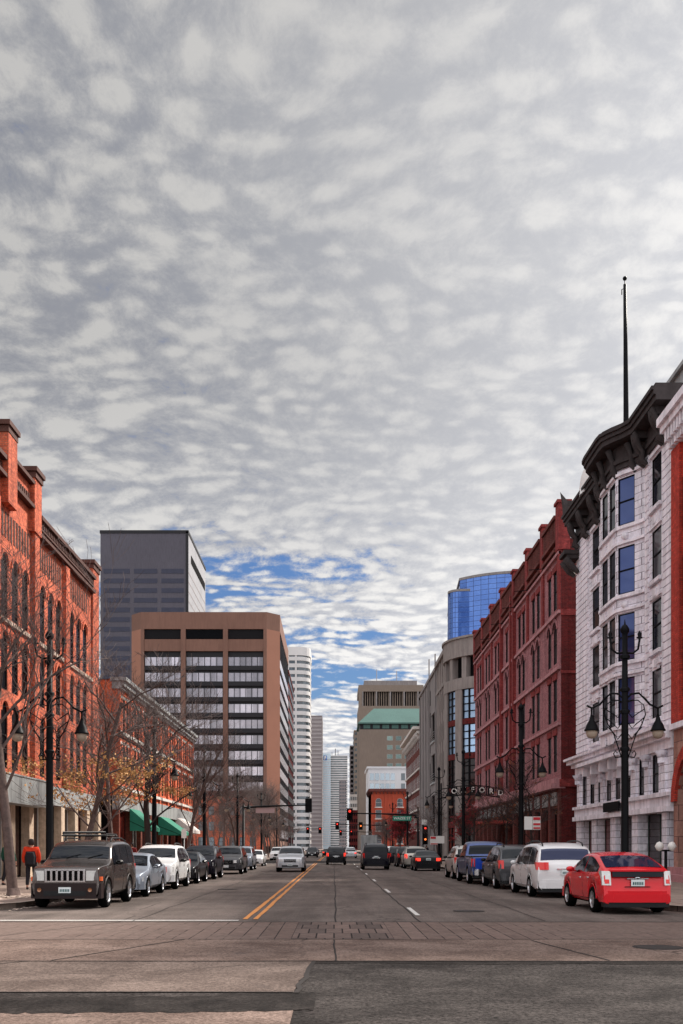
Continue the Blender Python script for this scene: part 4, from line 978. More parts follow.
dark_tower()
def simple_tower(name, label, x0, y0, x1, y1, H, wall, band, nb, front_cols=0, bandm='glass_far', cat='tower', bh=.5, sides=True, vert=False, base=0):
    R = building(name, ((x0+x1)/2, y0, 0), label, cat); m = MB(); m.box(x0, y0, 0, x1, y1, H); m.build('wall', wall, R)
    F = front(R, 0, y0); fl = (H-base)/nb; S_ = Fac(R, ((x1 if x1 < 0 else x0), 0, 0), (0, 1, 0), ((1, 0, 0) if x1 < 0 else (-1, 0, 0)))
    pr = .012*abs(y0)**.5
    for k in range(nb):
        g = MB(); z0 = base+k*fl+fl*.3
        if front_cols:
            w = (x1-x0)/front_cols
            for c in range(front_cols): F.box(g, x0+w*(c+.22), x0+w*(c+.78), z0, z0+fl*bh, -.1, pr)
        else: F.box(g, x0+.4, x1-.4, z0, z0+fl*bh, -.1, pr)
        if sides:
            if front_cols:
                n = max(2, int((y1-y0)/5)); w = (y1-y0)/n
                for c in range(n): S_.box(g, y0+w*(c+.22), y0+w*(c+.78), z0, z0+fl*bh, -.1, pr)
            else: S_.box(g, y0+1, y1-1, z0, z0+fl*bh, -.1, pr)
        g.build('window_row', bandm, R)
    m = MB(); m.box(x0-.3, y0-.3, H, x1+.3, y1, H+.8); m.build('parapet', wall, R); return R
simple_tower('slim_maroon_tower', 'slim dark red tower squeezed behind the brown office block', -20, 336, -15.3, 380, 60, 'maroon_brick', 0, 15, 0, 'glass_black')
R = building('small_brick_block', (-24, 235, 0), 'small red orange brick block with a projecting cornice, in front of the brown office block')
F = front(R, 0, 235); m = MB(); ops = [(-34+i*2.4, z, -32.7+i*2.4, z+2.1) for i in range(7) for z in (2, 5.6, 9.2)]
F.wall(m, -36, -16.5, 0, 14.3, ops); F.box(m, -36, -16.5, 0, 14.25, -26, -.4); S2 = Fac(R, (-16.5, 0, 0), (0, 1, 0), (1, 0, 0)); so = [(237+i*3.2, z, 238.6+i*3.2, z+2.1) for i in range(7) for z in (2, 5.6, 9.2)]; S2.wall(m, 235, 261, 0, 14.3, so); m.build('wall', 'orange_brick', R)
for o in ops: F.win(*o, gl='glass_far', sub=False)
for o in so: S2.win(*o, gl='glass_far', sub=False)
m = MB(); F.box(m, -36.4, -15.9, 14.3, 14.9, -27, .7); F.box(m, -36.2, -16.1, 13.6, 14.3, -26.5, .35); build_sep(m, 'cornice', 'dusky_brick', R)
def white_round():
    R = building('white_rounded_tower', (-27.3, 600, 0), 'white tower with rounded corners and ribbon windows, just right of the brown office block', 'tower')
    H = 121; x0, x1, y0, y1, r = -46, -14.3, 600, 640, 7
    def foot(e=0):
        P = []
        for cx, cy, a0 in ((x1-r, y0+r, -PI/2), (x1-r, y1-r, 0), (x0+r, y1-r, PI/2), (x0+r, y0+r, PI)):
            for k in range(7): t = a0+PI/2*k/6; P.append((cx+(r+e)*math.cos(t), cy+(r+e)*math.sin(t)))
        return P
    m = MB(); m.prism(foot(-.5), 0, H-.2); m.build('glazing', 'glass_far', R)
    n = 30; fl = H/n; m = MB()
    for k in range(n): m.prism(foot(), k*fl, k*fl+fl*.56)
    m.prism(foot(.3), H-5, H)
    m.build('floor_band', 'far_white', R); m = MB()
    for k in range(4): x = x0+r+2+k*4.6; m.box(x, y0-.1, 0, x+1.1, y0+.6, H-1)
    build_sep(m, 'mullion', 'far_white', R)
white_round()
simple_tower('grey_ribbed_tower', 'grey brown tower with fine bands, between the white rounded and the blue white tower', -34, 1200, -14.2, 1260, 158, 'far_grey', 0, 34, 0, 'far_band', bh=.4)
R = simple_tower('blue_white_tower', 'pale blue and white banded tower standing at the end of the street', -15, 1500, 20, 1560, 138, 'far_white', 0, 40, 0, 'glass_far', bh=.5)
m = MB(); m.box(-17.5, 1492, 0, -5, 1540, 141); m.build('blue_glass_wing', 'glass_pale', R); F = front(R, 0, 1492)
for k in range(38): g = MB(); F.box(g, -17.3, -5.2, 6+k*3.4, 6.9+k*3.4, -.1, .4); g.build('wing_band', 'far_band', R)
g = MB(); F.box(g, -15.5, -10.5, 131, 138, -.1, .5); o = g.build('logo_panel', 'glass_blue', R); g = MB(); F.box(g, -14.2, -13.2, 131.8, 137.2, .4, .8); F.box(g, -13.2, -11.6, 136.2, 137.2, .4, .8); F.box(g, -12.4, -11.6, 134, 136.2, .4, .8); F.box(g, -13.2, -12.4, 134, 134.9, .4, .8); g.build('logo', 'far_white', o)
m = MB(); m.tube([(2, 1510, 138), (2, 1510, 150)], .5, 5); m.tube([(6, 1510, 138), (6, 1510, 147)], .4, 5); m.tube([(-3, 1510, 138), (-3, 1510, 145)], .3, 5); build_sep(m, 'antenna', 'iron', R)
simple_tower('slim_dark_tower', 'slim dark grey tower in the distance just right of the blue white tower', 14.5, 900, 21.5, 930, 92, 'far_grey', 0, 22, 0, 'glass_black', bh=.6)
simple_tower('beige_sliver_tower', 'pale beige tower showing as a sliver beside the tan tower', 17.2, 860, 26, 900, 101, 'tan_concrete', 0, 22, 3, 'glass_far')
simple_tower('pale_mid_block', 'small pale block with a maroon base far down the street on the right', 12.3, 760, 18, 790, 41, 'far_white', 0, 8, 4, 'glass_far')
simple_tower('maroon_far_block', 'low maroon block far down the street in front of the pale block', 10.8, 700, 16.4, 730, 27, 'maroon_brick', 0, 6, 4, 'glass_black')
simple_tower('grey_far_block', 'grey block seen at the foot of the blue white tower', 6.3, 1150, 14, 1190, 78, 'far_grey', 0, 20, 4, 'glass_far')
# tan tower with vertical slots and green copper roofed block
R = building('tan_slot_tower', (40, 700, 0), 'tall tan tower topped by a row of dark vertical slots and a grey roof house', 'tower')
m = MB(); m.box(17, 700, 0, 62, 745, 100); m.box(17, 700, 110, 62, 745, 114.5); m.box(18, 702, 100, 61, 744, 110); m.box(17, 700, 100, 19.5, 702, 110)
m.build('wall', 'tan_concrete', R); F = front(R, 0, 700); m = MB()
for k in range(26):
    if k % 6 != 5: F.box(m, 20.5+k*1.6, 21.4+k*1.6, 100, 110, -2.3, -1.9)
build_sep(m, 'slot', 'void', R); m = MB()
for k in range(5): F.box(m, 19.3+k*9.6, 20.3+k*9.6, 100, 110, -2, 0)
build_sep(m, 'fin', 'grey_concrete', R)
m = MB(); m.box(21, 706, 114.5, 58, 740, 118.5); m.tube([(30, 710, 118), (30, 710, 127)], .25, 5); m.tube([(44, 710, 118), (44, 710, 126)], .25, 5); m.build('roof_house', 'grey_concrete', R)
def copper_block():
    R = building('copper_roof_block', (35, 600, 0), 'tan block with a sloping green copper roof and columns of pale green windows')
    m = MB(); m.box(15, 600, 0, 52, 640, 72); m.build('wall', 'tan_concrete', R); F = front(R, 0, 600)
    d = MB(); F.box(d, 15.5, 52, 72.0, 76, -39, -1.2); d.build('top_floor', 'spandrel_dark', R)
    r = MB(); z0, z1 = 76, 86; P = [(14.5, 599.5, z0), (53, 599.5, z0), (53, 641, z0), (14.5, 641, z0), (24, 612, z1), (53, 612, z1), (53, 628, z1), (24, 628, z1)]
    r.add(P, ((0, 1, 5, 4), (1, 2, 6, 5), (2, 3, 7, 6), (3, 0, 4, 7), (4, 5, 6, 7), (0, 1, 2, 3))); r.box(14.2, 599.2, 75.3, 53, 641, 76.1); r.build('roof', 'copper', R)
    for c in range(4):
        for k in range(12):
            z = 68-k*5.4; F.win(31.5+c*5.2, z-2.6, 34.8+c*5.2, z, gl='glass_mint', frame='far_white', cols=1, rows=1, dep=-.05, sub=False)
    for c in range(6): F.win(17.5+c*5.6, 72.6, 21.6+c*5.6, 75, gl='copper', frame='spandrel_dark', dep=1.05, rows=1, cols=2, sub=False)
copper_block()
def office_white():
    R = building('white_frame_office', (20, 400, 0), 'pale office block with a glass grid front, above the orange brick block', 'office block')
    m = MB(); m.box(13.6, 400, 0, 29, 430, 33); m.box(13.0, 399.6, 33, 29.3, 430, 33.8); m.build('wall', 'bright_skin', R); F = front(R, 0, 400)
    for k in range(7):
        for c in range(7):
            if c == 5: continue
            F.win(14.2+c*2.05, 4+k*4.05, 15.9+c*2.05, 6.9+k*4.05, gl='glass_far' if c > 4 else 'glass_pale', frame='far_white', cols=1, rows=1, dep=-.04, sub=False)
office_white()
def orange_block():
    R = building('orange_brick_block', (17, 330, 0), 'bright orange brick block facing us with arched windows and a bracketed cornice')
    F = front(R, 0, 330); ops = [(x, z, x+1.9, z+2.8, z > 14) for x in (13.6, 20.6, 25) for z in (3, 7.2, 11.2, 15.0)]
    m = MB(); F.wall(m, 12.1, 29, 0, 20, ops); F.box(m, 12.1, 29, 0, 19.9, -25, -.4); S_ = Fac(R, (12.1, 0, 0), (0, 1, 0), (-1, 0, 0)); S_.box(m, 330, 355, 0, 19.95, -.4, 0)
    for x in (12.5, 17.0, 19.4, 23.8): F.box(m, x-.35, x+.35, 0, 19, -.01, .2)
    m.build('wall', 'orange_render', R)
    for o in ops: F.win(*o[:4], arch=o[4], gl='glass_far', frame='frame_white', sub=False)
    c = MB(); F.box(c, 11.7, 29, 20, 20.9, -26, .8); brackets(F, c, 12, 29, 19.2, 20, .6, 1.2, .4); S_.box(c, 329.4, 355, 20, 20.88, -.1, .8); brackets(S_, c, 330, 355, 19.2, 20, .6, 1.2, .4); build_sep(c, 'cornice', 'dusky_brick', R)
    t = MB()
    for o in ops: F.box(t, o[0]-.3, o[2]+.3, o[1]-.3, o[1]-.02, 0, .2)
    build_sep(t, 'sill', 'white_band', R)
orange_block()
def blue_tower():
    R = building('blue_glass_tower', (60, 400, 0), 'blue mirrored glass tower with a swelling curved front, rising behind the pink brick hotel', 'tower')
    P = [(44.5, 409)]; 
    def arc(cx, cy, r, a0, a1, n): return [(cx+r*math.cos(a0+(a1-a0)*k/n), cy+r*math.sin(a0+(a1-a0)*k/n)) for k in range(n+1)]
    low = [(47.5, 414)]+arc(51.0, 409.5, 4.8, PI, PI*1.5, 6)+[(58, 403.7), (58, 450), (50.5, 450)]
    hi = [(53.2, 403.2)]+arc(77, 430, 38, PI*1.29, PI*1.62, 14)+[(98, 440), (53.2, 440)]
    hi = arc(77, 432, 36, PI*1.24, PI*1.70, 16)+[(100, 455), (53.2, 455)]
    m = MB(); m.prism(low, 0, 104.5); m.prism(hi, 0, 109.5); m.build('curtain_wall', 'glass_blue', R)
    l = MB(); 
    def off(P_, e):
        c = Vector((sum(p[0] for p in P_)/len(P_), sum(p[1] for p in P_)/len(P_))); return [tuple(Vector(p)+(Vector(p)-c).normalized()*e) for p in P_]
    for z in range(4, 109, 2):
        if z < 104: l.prism(off(low, .1), z, z+.14)
        l.prism(off(hi, .1), z, z+.14)
    for PP, H in ((low[:8], 104.5), (hi[:17], 109.5)):
        for a, b in zip(PP[:-1], PP[1:]):
            d = Vector(b)-Vector(a); k = max(1, int(d.length/1.7))
            for j in range(k): p = Vector(a)+d*j/k; l.box(p.x-.07, p.y-.1, 0, p.x+.07, p.y+.3, H)
    l.build('mullion_grid', 'grid_blue', R)
    c = MB(); c.prism(off(low, .3), 104.4, 105.3); c.prism(off(hi, .3), 109.4, 110.4); c.build('parapet', 'grey_concrete', R)
blue_tower()
# ------------------------------------------------------------------ vehicles (local: y = 0 front .. L rear, then centred)
KINDS = dict(
 suv=dict(L=4.75, W=1.88, prof=[(0, .58), (.0, .86), (.14, 1.0), (1.15, 1.10), (1.9, 1.66), (2.6, 1.72), (4.25, 1.68), (4.62, 1.15), (4.75, .98), (4.75, .58)], belt=(.98, 1.06), ws=(1.25, 1.82), rw=(4.3, 4.6), sw=(1.55, 4.2), pil=[2.62, 3.55], wheels=(.85, 3.75), r=.36, gc=.24, tum=.26, rails=1),
 jeep=dict(L=4.79, W=1.90, prof=[(0, .55), (.0, .98), (.08, 1.10), (1.35, 1.17), (1.78, 1.72), (2.3, 1.80), (4.55, 1.82), (4.76, 1.2), (4.79, 1.0), (4.79, .55)], belt=(1.08, 1.14), ws=(1.40, 1.74), rw=(4.58, 4.73), sw=(1.6, 4.6), pil=[2.65, 3.6], wheels=(.82, 3.62), r=.38, gc=.25, tum=.16, rails=1, square=1),
 sedan=dict(L=4.7, W=1.80, prof=[(0, .5), (.02, .66), (.15, .78), (1.25, .92), (2.05, 1.38), (2.6, 1.43), (3.25, 1.38), (3.95, 1.03), (4.6, .98), (4.7, .86), (4.7, .5)], belt=(.84, .94), ws=(1.32, 2.0), rw=(3.3, 3.92), sw=(1.75, 3.75), pil=[2.72], wheels=(.85, 3.62), r=.32, gc=.19, tum=.34),
 hatch=dict(L=4.45, W=1.73, prof=[(0, .5), (.02, .70), (.2, .82), (1.0, .98), (1.95, 1.44), (2.5, 1.49), (3.2, 1.43), (4.22, 1.10), (4.36, 1.04), (4.42, .80), (4.45, .5)], belt=(.90, 1.0), ws=(1.08, 1.88), rw=(3.25, 4.18), sw=(1.55, 3.95), pil=[2.62], wheels=(.84, 3.54), r=.32, gc=.19, tum=.34, prius=1),
 van=dict(L=5.1, W=1.96, prof=[(0, .5), (.02, .72), (.2, .86), (.95, 1.06), (1.9, 1.66), (2.6, 1.76), (4.75, 1.74), (4.98, 1.15), (5.1, 1.0), (5.1, .5)], belt=(.96, 1.06), ws=(1.05, 1.82), rw=(4.78, 4.97), sw=(1.6, 4.75), pil=[2.6, 3.75], wheels=(.95, 3.98), r=.34, gc=.21, tum=.22, rails=1),
 bigsuv=dict(L=5.2, W=2.02, prof=[(0, .6), (.0, .95), (.12, 1.10), (1.35, 1.20), (2.0, 1.82), (2.6, 1.90), (4.95, 1.88), (5.14, 1.25), (5.2, 1.05), (5.2, .6)], belt=(1.08, 1.16), ws=(1.42, 1.94), rw=(4.97, 5.12), sw=(1.75, 4.95), pil=[2.9, 4.0], wheels=(.95, 4.0), r=.39, gc=.28, tum=.20, rails=1),
 pickup=dict(L=5.75, W=2.0, prof=[(0, .6), (.0, .95), (.12, 1.12), (1.4, 1.20), (2.0, 1.82), (2.5, 1.90), (3.35, 1.86), (3.6, 1.22), (3.66, 1.20), (5.7, 1.20), (5.75, 1.17), (5.75, .6)], belt=(1.10, 1.17), ws=(1.45, 1.95), rw=(3.38, 3.58), sw=(1.75, 3.4), pil=[2.75], wheels=(.98, 4.6), r=.40, gc=.30, tum=.20, bed=(3.72, 5.66)),
)
def chaikin(P, n=2):
    for _ in range(n):
        Q = [P[0]]
        for a, b in zip(P[:-1], P[1:]):
            d = math.dist(a, b); t = .25 if d > .12 else .4
            Q += [(a[0]+(b[0]-a[0])*t, a[1]+(b[1]-a[1])*t), (a[0]+(b[0]-a[0])*(1-t), a[1]+(b[1]-a[1])*(1-t))]
        P = Q+[P[-1]]
    return P
class Body:
    def __init__(s, k):
        s.k = KINDS[k]; K = s.k; P = chaikin(K['prof'], 2); R_ = []
        for a, b in zip(P[:-1], P[1:]):
            n = max(1, int(math.dist(a, b)/.09))
            for i in range(n): R_.append((a[0]+(b[0]-a[0])*i/n, a[1]+(b[1]-a[1])*i/n))
        R_.append(P[-1]); s.st = R_; s.L = K['L']; s.W = K['W']/2
    def zt(s, y):
        st = s.st
        for a, b in zip(st[:-1], st[1:]):
            if b[0]-a[0] > 1e-6 and a[0] <= y <= b[0]: return a[1]+(b[1]-a[1])*(y-a[0])/(b[0]-a[0])
        return st[0][1]
    def hw(s, y):
        a = max(0, .75-y)/.75; b = max(0, .6-(s.L-y))/.6
        sq = .6 if 'square' in s.k else 1
        return s.W*(1-.15*sq*a**2-.08*sq*b**2)
    def sec(s, y, zt):
        K = s.k; hw = s.hw(y); zb = K['gc']+.06; 
        if y < .5: zb += .0
        for yw in K['wheels']:
            R_ = K['r']+.065; d = abs(y-yw)
            if d < R_: zb = max(zb, K['r']+math.sqrt(R_*R_-d*d))
        t = y/s.L; zbelt = min(K['belt'][0]+(K['belt'][1]-K['belt'][0])*t, zt-.05)
        h = zt-zbelt; c = min(zb+.28, zbelt-.12); b = min(zb+.08, zbelt-.18); zb = min(zb, zbelt-.2)
        tu = K['tum']
        e = hw-.03; f = e-tu*h; 
        up = [(e, zbelt), (e-tu*h*.5, zbelt+h*.45), (f-.0, zbelt+h*.84), (f-.045, zbelt+h*.95), (f-.15, zbelt+h*.995)]
        cr = .02
        top = [((f-.15)*.6, zt+cr*.6), ((f-.15)*.2, zt+cr)]
        return [(hw-.12, zb), (hw-.03, b), (hw, c), (hw, (c+zbelt)/2+.03)]+up+top
    def side(s, y, z, off=0):
        p = s.sec(y, s.zt(y))[:8]
        for a, b in zip(p[:-1], p[1:]):
            if a[1] <= z <= b[1]: x = a[0]+(b[0]-a[0])*(z-a[1])/max(1e-6, b[1]-a[1]); return x+off
        return (p[0][0] if z < p[0][1] else p[-1][0])+off
    def belt(s, y): return s.sec(y, s.zt(y))[4][1]
def curved(mb, x0, x1, z0, z1, yf, th=.04, n=8, lean=0):
    # a bar bent round the nose or the tail; yf(x) gives its outer face
    xs = [x0+(x1-x0)*i/n for i in range(n+1)]; s_ = 1 if th > 0 else -1
    vs = []
    for x in xs:
        for z in (z0, z1):
            y = yf(x)+lean*(z-z0); vs += [(x, y, z), (x, y+th, z)]
    fs = []
    for i in range(n):
        a = i*4; b = a+4
        fs += [(a, b, b+2, a+2), (a+1, b+1, b+3, a+3), (a, b, b+1, a+1), (a+2, b+2, b+3, a+3)]
    fs += [(0, 1, 3, 2), (n*4, n*4+1, n*4+3, n*4+2)]; sm = mb.smooth; mb.add(vs, fs)
CARC = {}
def car_meshes(kind, detail):
    key = (kind, detail)
    if key in CARC: return CARC[key]
    B = Body(kind); K = B.k; L = B.L; W_ = B.W; out = []      # (name, mesh, parentindex, paintable)
    def C(mb): mb.v = [(x, y-L/2, z) for x, y, z in mb.v]; return mb
    def put(name, mb, mats, par=None): out.append((name, C(mb).mesh(name, mats), par)); return len(out)-1
    m = MB(); m.smooth = True; rows = []
    for (y, zt) in B.st:
        p = B.sec(y, zt); ring = [(x, y, z) for x, z in p]+[(-x, y, z) for x, z in reversed(p)]; rows.append(len(m.v)); m.v += ring
    n = len(ring)
    for a, b in zip(rows[:-1], rows[1:]):
        for k in range(n-1): m.f.append((a+k, b+k, b+k+1, a+k+1)); m.m.append(0); m.sm.append(True)
    for a in (rows[0], rows[-1]): m.f.append(tuple(a+k for k in range(n))); m.m.append(0); m.sm.append(False)
    if 'bed' in K:   # open pickup bed: dark liner sunk in the deck
        m.mi = 1; b0, b1 = K['bed']; m.smooth = False; m.box(-W_+.14, b0, 1.19, W_-.14, b1, 1.235)
    body = put('body', m, ['paint_grey', 'black_trim'])
    u = MB(); u.box(-W_+.25, .25, K['gc'], W_-.25, L-.2, .72); 
    put('underbody', u, 'rubber')
    # glass
    def topglass(name, ya, yb, sgn, fx=.97, gl='car_glass'):
        g = MB(); g.smooth = True; n = 10; rr = []
        for i in range(n+1):
            y = ya+(yb-ya)*i/n; p = B.sec(y, B.zt(y)); w = p[7][0]*fx; sl = (B.zt(min(y+.02, L))-B.zt(max(y-.02, 0)))/.04; nn = Vector((0, -sl, 1)).normalized()*.008
            row = []
            for j in range(9):
                u_ = -1+2*j/8; x = u_*w; z = p[8][1]+(p[10][1]-p[8][1])*(1-u_*u_) if abs(u_) < .86 else p[7][1]*.5+p[8][1]*.5
                row.append((x, y+nn.y, z+nn.z))
            rr.append(len(g.v)); g.v += row
        for a, b in zip(rr[:-1], rr[1:]):
            for k in range(8): g.f.append((a+k, a+k+1, b+k+1, b+k)); g.m.append(0); g.sm.append(True)
        return put(name, g, gl)
    topglass('windshield', K['ws'][0], K['ws'][1], 1)
    if 'prius' in K: topglass('rear_window', 3.30, 4.16, -1, .93, 'car_glass_reflect')
    elif 'bed' in K: topglass('rear_window', K['rw'][0], K['rw'][1], -1, .9)
    else: topglass('rear_window', K['rw'][0], K['rw'][1], -1, .96, 'car_glass_reflect' if kind == 'van' else 'car_glass')
    ys = [K['sw'][0]]+K['pil']+[K['sw'][1]]
    for sx in (-1, 1):
        for a, b in zip(ys[:-1], ys[1:]):
            a2 = a+(.03 if a != ys[0] else 0); b2 = b-(.03 if b != ys[-1] else 0); g = MB(); nn = 10; c = 0
            for i in range(nn):
                yy = (a2+(b2-a2)*i/nn, a2+(b2-a2)*(i+1)/nn); q = []
                ok = True
                for y in yy:
                    zt = B.zt(y); p = B.sec(y, zt); zl = p[4][1]+.025; zh = p[4][1]+(zt-p[4][1])*.83
                    if zh-zl < .06: ok = False; break
                    q += [(sx*(B.side(y, zl)+.007), y, zl), (sx*(B.side(y, (zl+zh)/2)+.007), y, (zl+zh)/2), (sx*(B.side(y, zh)+.007), y, zh)]
                if ok: g.add(q, ((0, 3, 4, 1), (1, 4, 5, 2)))
            if g.f: put('side_window', g, 'car_glass')
    # doors
    if detail >= 2:
        dy = {'suv': [(1.35, 2.62), (2.66, 3.6)], 'jeep': [(1.4, 2.62), (2.68, 3.42)], 'sedan': [(1.4, 2.7), (2.74, 3.5)], 'hatch': [(1.35, 2.6), (2.64, 3.42)], 'van': [(1.5, 2.58), (2.64, 3.75)], 'bigsuv': [(1.5, 2.85), (2.9, 3.9)], 'pickup': [(1.5, 2.72), (2.77, 3.6)]}[kind]
        for sx in (-1, 1):
            for a, b in dy:
                g = MB()
                for (mi, ins, off) in ((1, 0, .002), (0, .014, .005)):
                    g.mi = mi; nn = 8
                    for i in range(nn):
                        q = []
                        for y in (a+ins+(b-a-2*ins)*i/nn, a+ins+(b-a-2*ins)*(i+1)/nn):
                            z0 = max(B.sec(y, B.zt(y))[0][1]+.07, K['gc']+.14)+ins; z1 = B.belt(y)-.005-ins*.3
                            for t in (0, .25, .5, .75, 1): z = z0+(z1-z0)*t; q.append((sx*(B.side(y, z)+off), y, z))
                        g.add(q, [(j, j+5, j+6, j+1) for j in range(4)])
                d = put('door', g, ['paint_grey', 'rubber'])
                h = MB(); zz = B.belt(b)-.12; yy = b-.2; x = sx*(B.side(yy, zz)+.02); h.tube([(x, yy-.09, zz), (x+sx*.02, yy-.05, zz), (x+sx*.02, yy+.05, zz), (x, yy+.09, zz)], .014, 6); put('door_handle', h, 'chrome' if kind != 'jeep' else 'black_trim', d)
    # nose and tail
    def nose(x): a = max(0, abs(x)/W_-.55)/.45; return -.02+.30*a*a*(.5 if 'square' in K else 1)
    def tail(x): a = max(0, abs(x)/W_-.6)/.4; return L+.02-.16*a*a
    hz = K['prof'][1][1]; bw = W_*.97
    b = MB(); curved(b, -bw, bw, K['gc']+(.02 if kind == 'jeep' else .07), K['gc']+(.42 if kind == 'jeep' else .33), lambda x: nose(x)-.05, .3, 12); put('front_bumper', b, 'brown_trim' if kind == 'jeep' else 'paint_grey')
    b = MB(); b.smooth = False; rb = bw*.965; curved(b, -rb, rb, K['gc']+.10, K['gc']+.30, lambda x: tail(x)+.045, -.40, 14); curved(b, -rb*.985, rb*.985, K['gc']+.30, K['gc']+.37, lambda x: tail(x)+.028, -.38, 14); put('rear_bumper', b, 'paint_grey' if kind not in ('pickup',) else 'chrome'); b = MB(); curved(b, -rb*.96, rb*.96, K['gc']-.02, K['gc']+.10, lambda x: tail(x)+.02, -.30, 14); put('rear_valance', b, 'black_trim')
    b = MB(); curved(b, -bw*.6, bw*.6, K['gc']+.10, K['gc']+.22, lambda x: nose(x)-.062, .1, 8); put('air_intake', b, 'black_trim')
    g = MB()
    if kind == 'jeep':
        g.mi = 1; curved(g, -.50, .50, .74, 1.0, lambda x: nose(x)-.012, .1, 6); g.mi = 0
        for k in range(8): x = -.50+k*1.0/7; curved(g, x-.028, x+.028, .73, 1.01, lambda x: nose(x)-.035, .1, 1)
        curved(g, -.53, .53, 1.0, 1.04, lambda x: nose(x)-.035, .1, 6); curved(g, -.53, .53, .70, .735, lambda x: nose(x)-.035, .1, 6)
        put('grille', g, ['chrome', 'void'])
        for sx in (-1, 1):
            h = MB(); curved(h, sx*.55, sx*.82, .74, 1.0, lambda x: nose(x)-.02, .12, 4); put('headlight', h, 'lamp_clear')
            h = MB(); curved(h, sx*.80, sx*.925, .73, .84, lambda x: nose(x)-.03, .16, 4); put('turn_signal', h, 'lamp_amber')
            h = MB(); h.lathe([(.055, -.02), (.055, .03), (.02, .035)], (sx*.66, -.075, .50), 12, 'y'); put('fog_lamp', h, 'lamp_fog')
    else:
        g.mi = 1; curved(g, -.42*W_, .42*W_, hz-.22, hz-.02, lambda x: nose(x)-.012, .1, 6); g.mi = 0
        for z in (hz-.235, hz-.125, hz-.02): curved(g, -.43*W_, .43*W_, z, z+.022, lambda x: nose(x)-.028, .1, 6)
        put('grille', g, ['chrome', 'void'])
        for sx in (-1, 1):
            h = MB(); curved(h, sx*.47*W_, sx*.93*W_, hz-.17, hz-.0, lambda x: nose(x)-.014, .14, 6, .15); put('headlight', h, 'lamp_clear')
    p = MB(); p.box(-.16, -.09, K['gc']+.17, .16, -.075, K['gc']+.32); pp = put('licence_plate', p, 'plate_white')
    p = MB()
    for k in range(6): x = -.125+k*.044; p.box(x, -.095, K['gc']+.20, x+.028, -.089, K['gc']+.27)
    if detail >= 2: put('plate_mark', p, 'plate_mark', pp)
    # tail lamps
    tz = {'suv': (.80, 1.12), 'jeep': (.80, 1.12), 'sedan': (.70, .90), 'hatch': (.70, 1.04), 'van': (.90, 1.14), 'bigsuv': (.85, 1.22), 'pickup': (.78, 1.12)}[kind]
    tx = {'suv': .76, 'jeep': .82, 'sedan': .60, 'hatch': .74, 'van': .58, 'bigsuv': .82, 'pickup': .82}[kind]
    for sx in (-1, 1):
        h = MB(); curved(h, sx*tx*W_, sx*.955*W_, tz[0], tz[1], lambda x: tail(x)+.045, -.26, 5, -.10 if kind in ('van', 'suv', 'jeep') else -.22 if kind == 'hatch' else 0)
        t_ = put('taillight', h, 'lamp_clear' if kind == 'hatch' else 'lamp_red')
        if kind == 'hatch':
            h = MB(); curved(h, sx*(tx+.05)*W_, sx*.90*W_, tz[0]+.04, tz[0]+.14, lambda x: tail(x)+.05, -.02, 3, -.22); put('lamp_bulb', h, 'lamp_red', t_)
    pz = {'suv': .72, 'jeep': .75, 'sedan': .74, 'hatch': .68, 'van': .74, 'bigsuv': .85, 'pickup': .48}[kind]
    p = MB(); p.box(-.16, L+.02, pz-.0, .16, L+.045, pz+.155); pp = put('licence_plate', p, 'plate_white')
    if detail >= 2:
        p = MB()
        for k in range(6): x = -.125+k*.044; p.box(x, L+.045, pz+.03, x+.028, L+.05, pz+.10)
        put('plate_mark', p, 'plate_mark', pp)
    if kind == 'hatch':
        g = MB(); curved(g, -.70*W_, .70*W_, .90, 1.03, lambda x: tail(x)+.03, -.03, 8, -.25); put('rear_window', g, 'car_glass')
        g = MB(); curved(g, -.66, .66, 1.03, 1.07, lambda x: tail(x)+.02, -.3, 8); put('spoiler', g, 'paint_grey')
        g = MB(); g.lathe([(.03, 0), (.065, .0), (.065, .02), (.03, .02)], (0, L+.01, .86), 14, 'y'); put('badge', g, 'chrome')
        g = MB(); curved(g, -.26, .26, .845, .87, lambda x: L+.03, -.06, 2); put('hatch_handle', g, 'chrome')
        g = MB(); curved(g, -.30, .30, .655, .67, lambda x: L+.03, -.06, 2); put('trim_line', g, 'rubber')
    if kind in ('van', 'suv', 'bigsuv', 'jeep'):
        g = MB(); curved(g, -.3, .3, tz[0]+.0, tz[0]+.045, lambda x: L+.035, -.1, 3); put('hatch_handle', g, 'chrome')
        g = MB(); g.tube([(-.2, L-.13, tz[1]+.05), (.25, L-.17, tz[1]+.14)], .012, 5); put('rear_wiper', g, 'rubber')
    if kind == 'pickup':
        g = MB(); g.box(-.78, L+.0, .62, .78, L+.022, 1.15); g.mi = 1; g.box(-.14, L+.02, .92, .14, L+.035, 1.0); put('tailgate', g, ['paint_blue', 'black_trim'])
        g = MB(); g.tube([(-.95, 5.6, 1.22), (-.95, 3.8, 1.22)], .03, 5); put('bed_rail', g, 'black_trim'); g = MB(); g.tube([(.95, 5.6, 1.22), (.95, 3.8, 1.22)], .03, 5); put('bed_rail', g, 'black_trim')
    # mirrors, wipers, rails
    ym = K['sw'][0]+.12
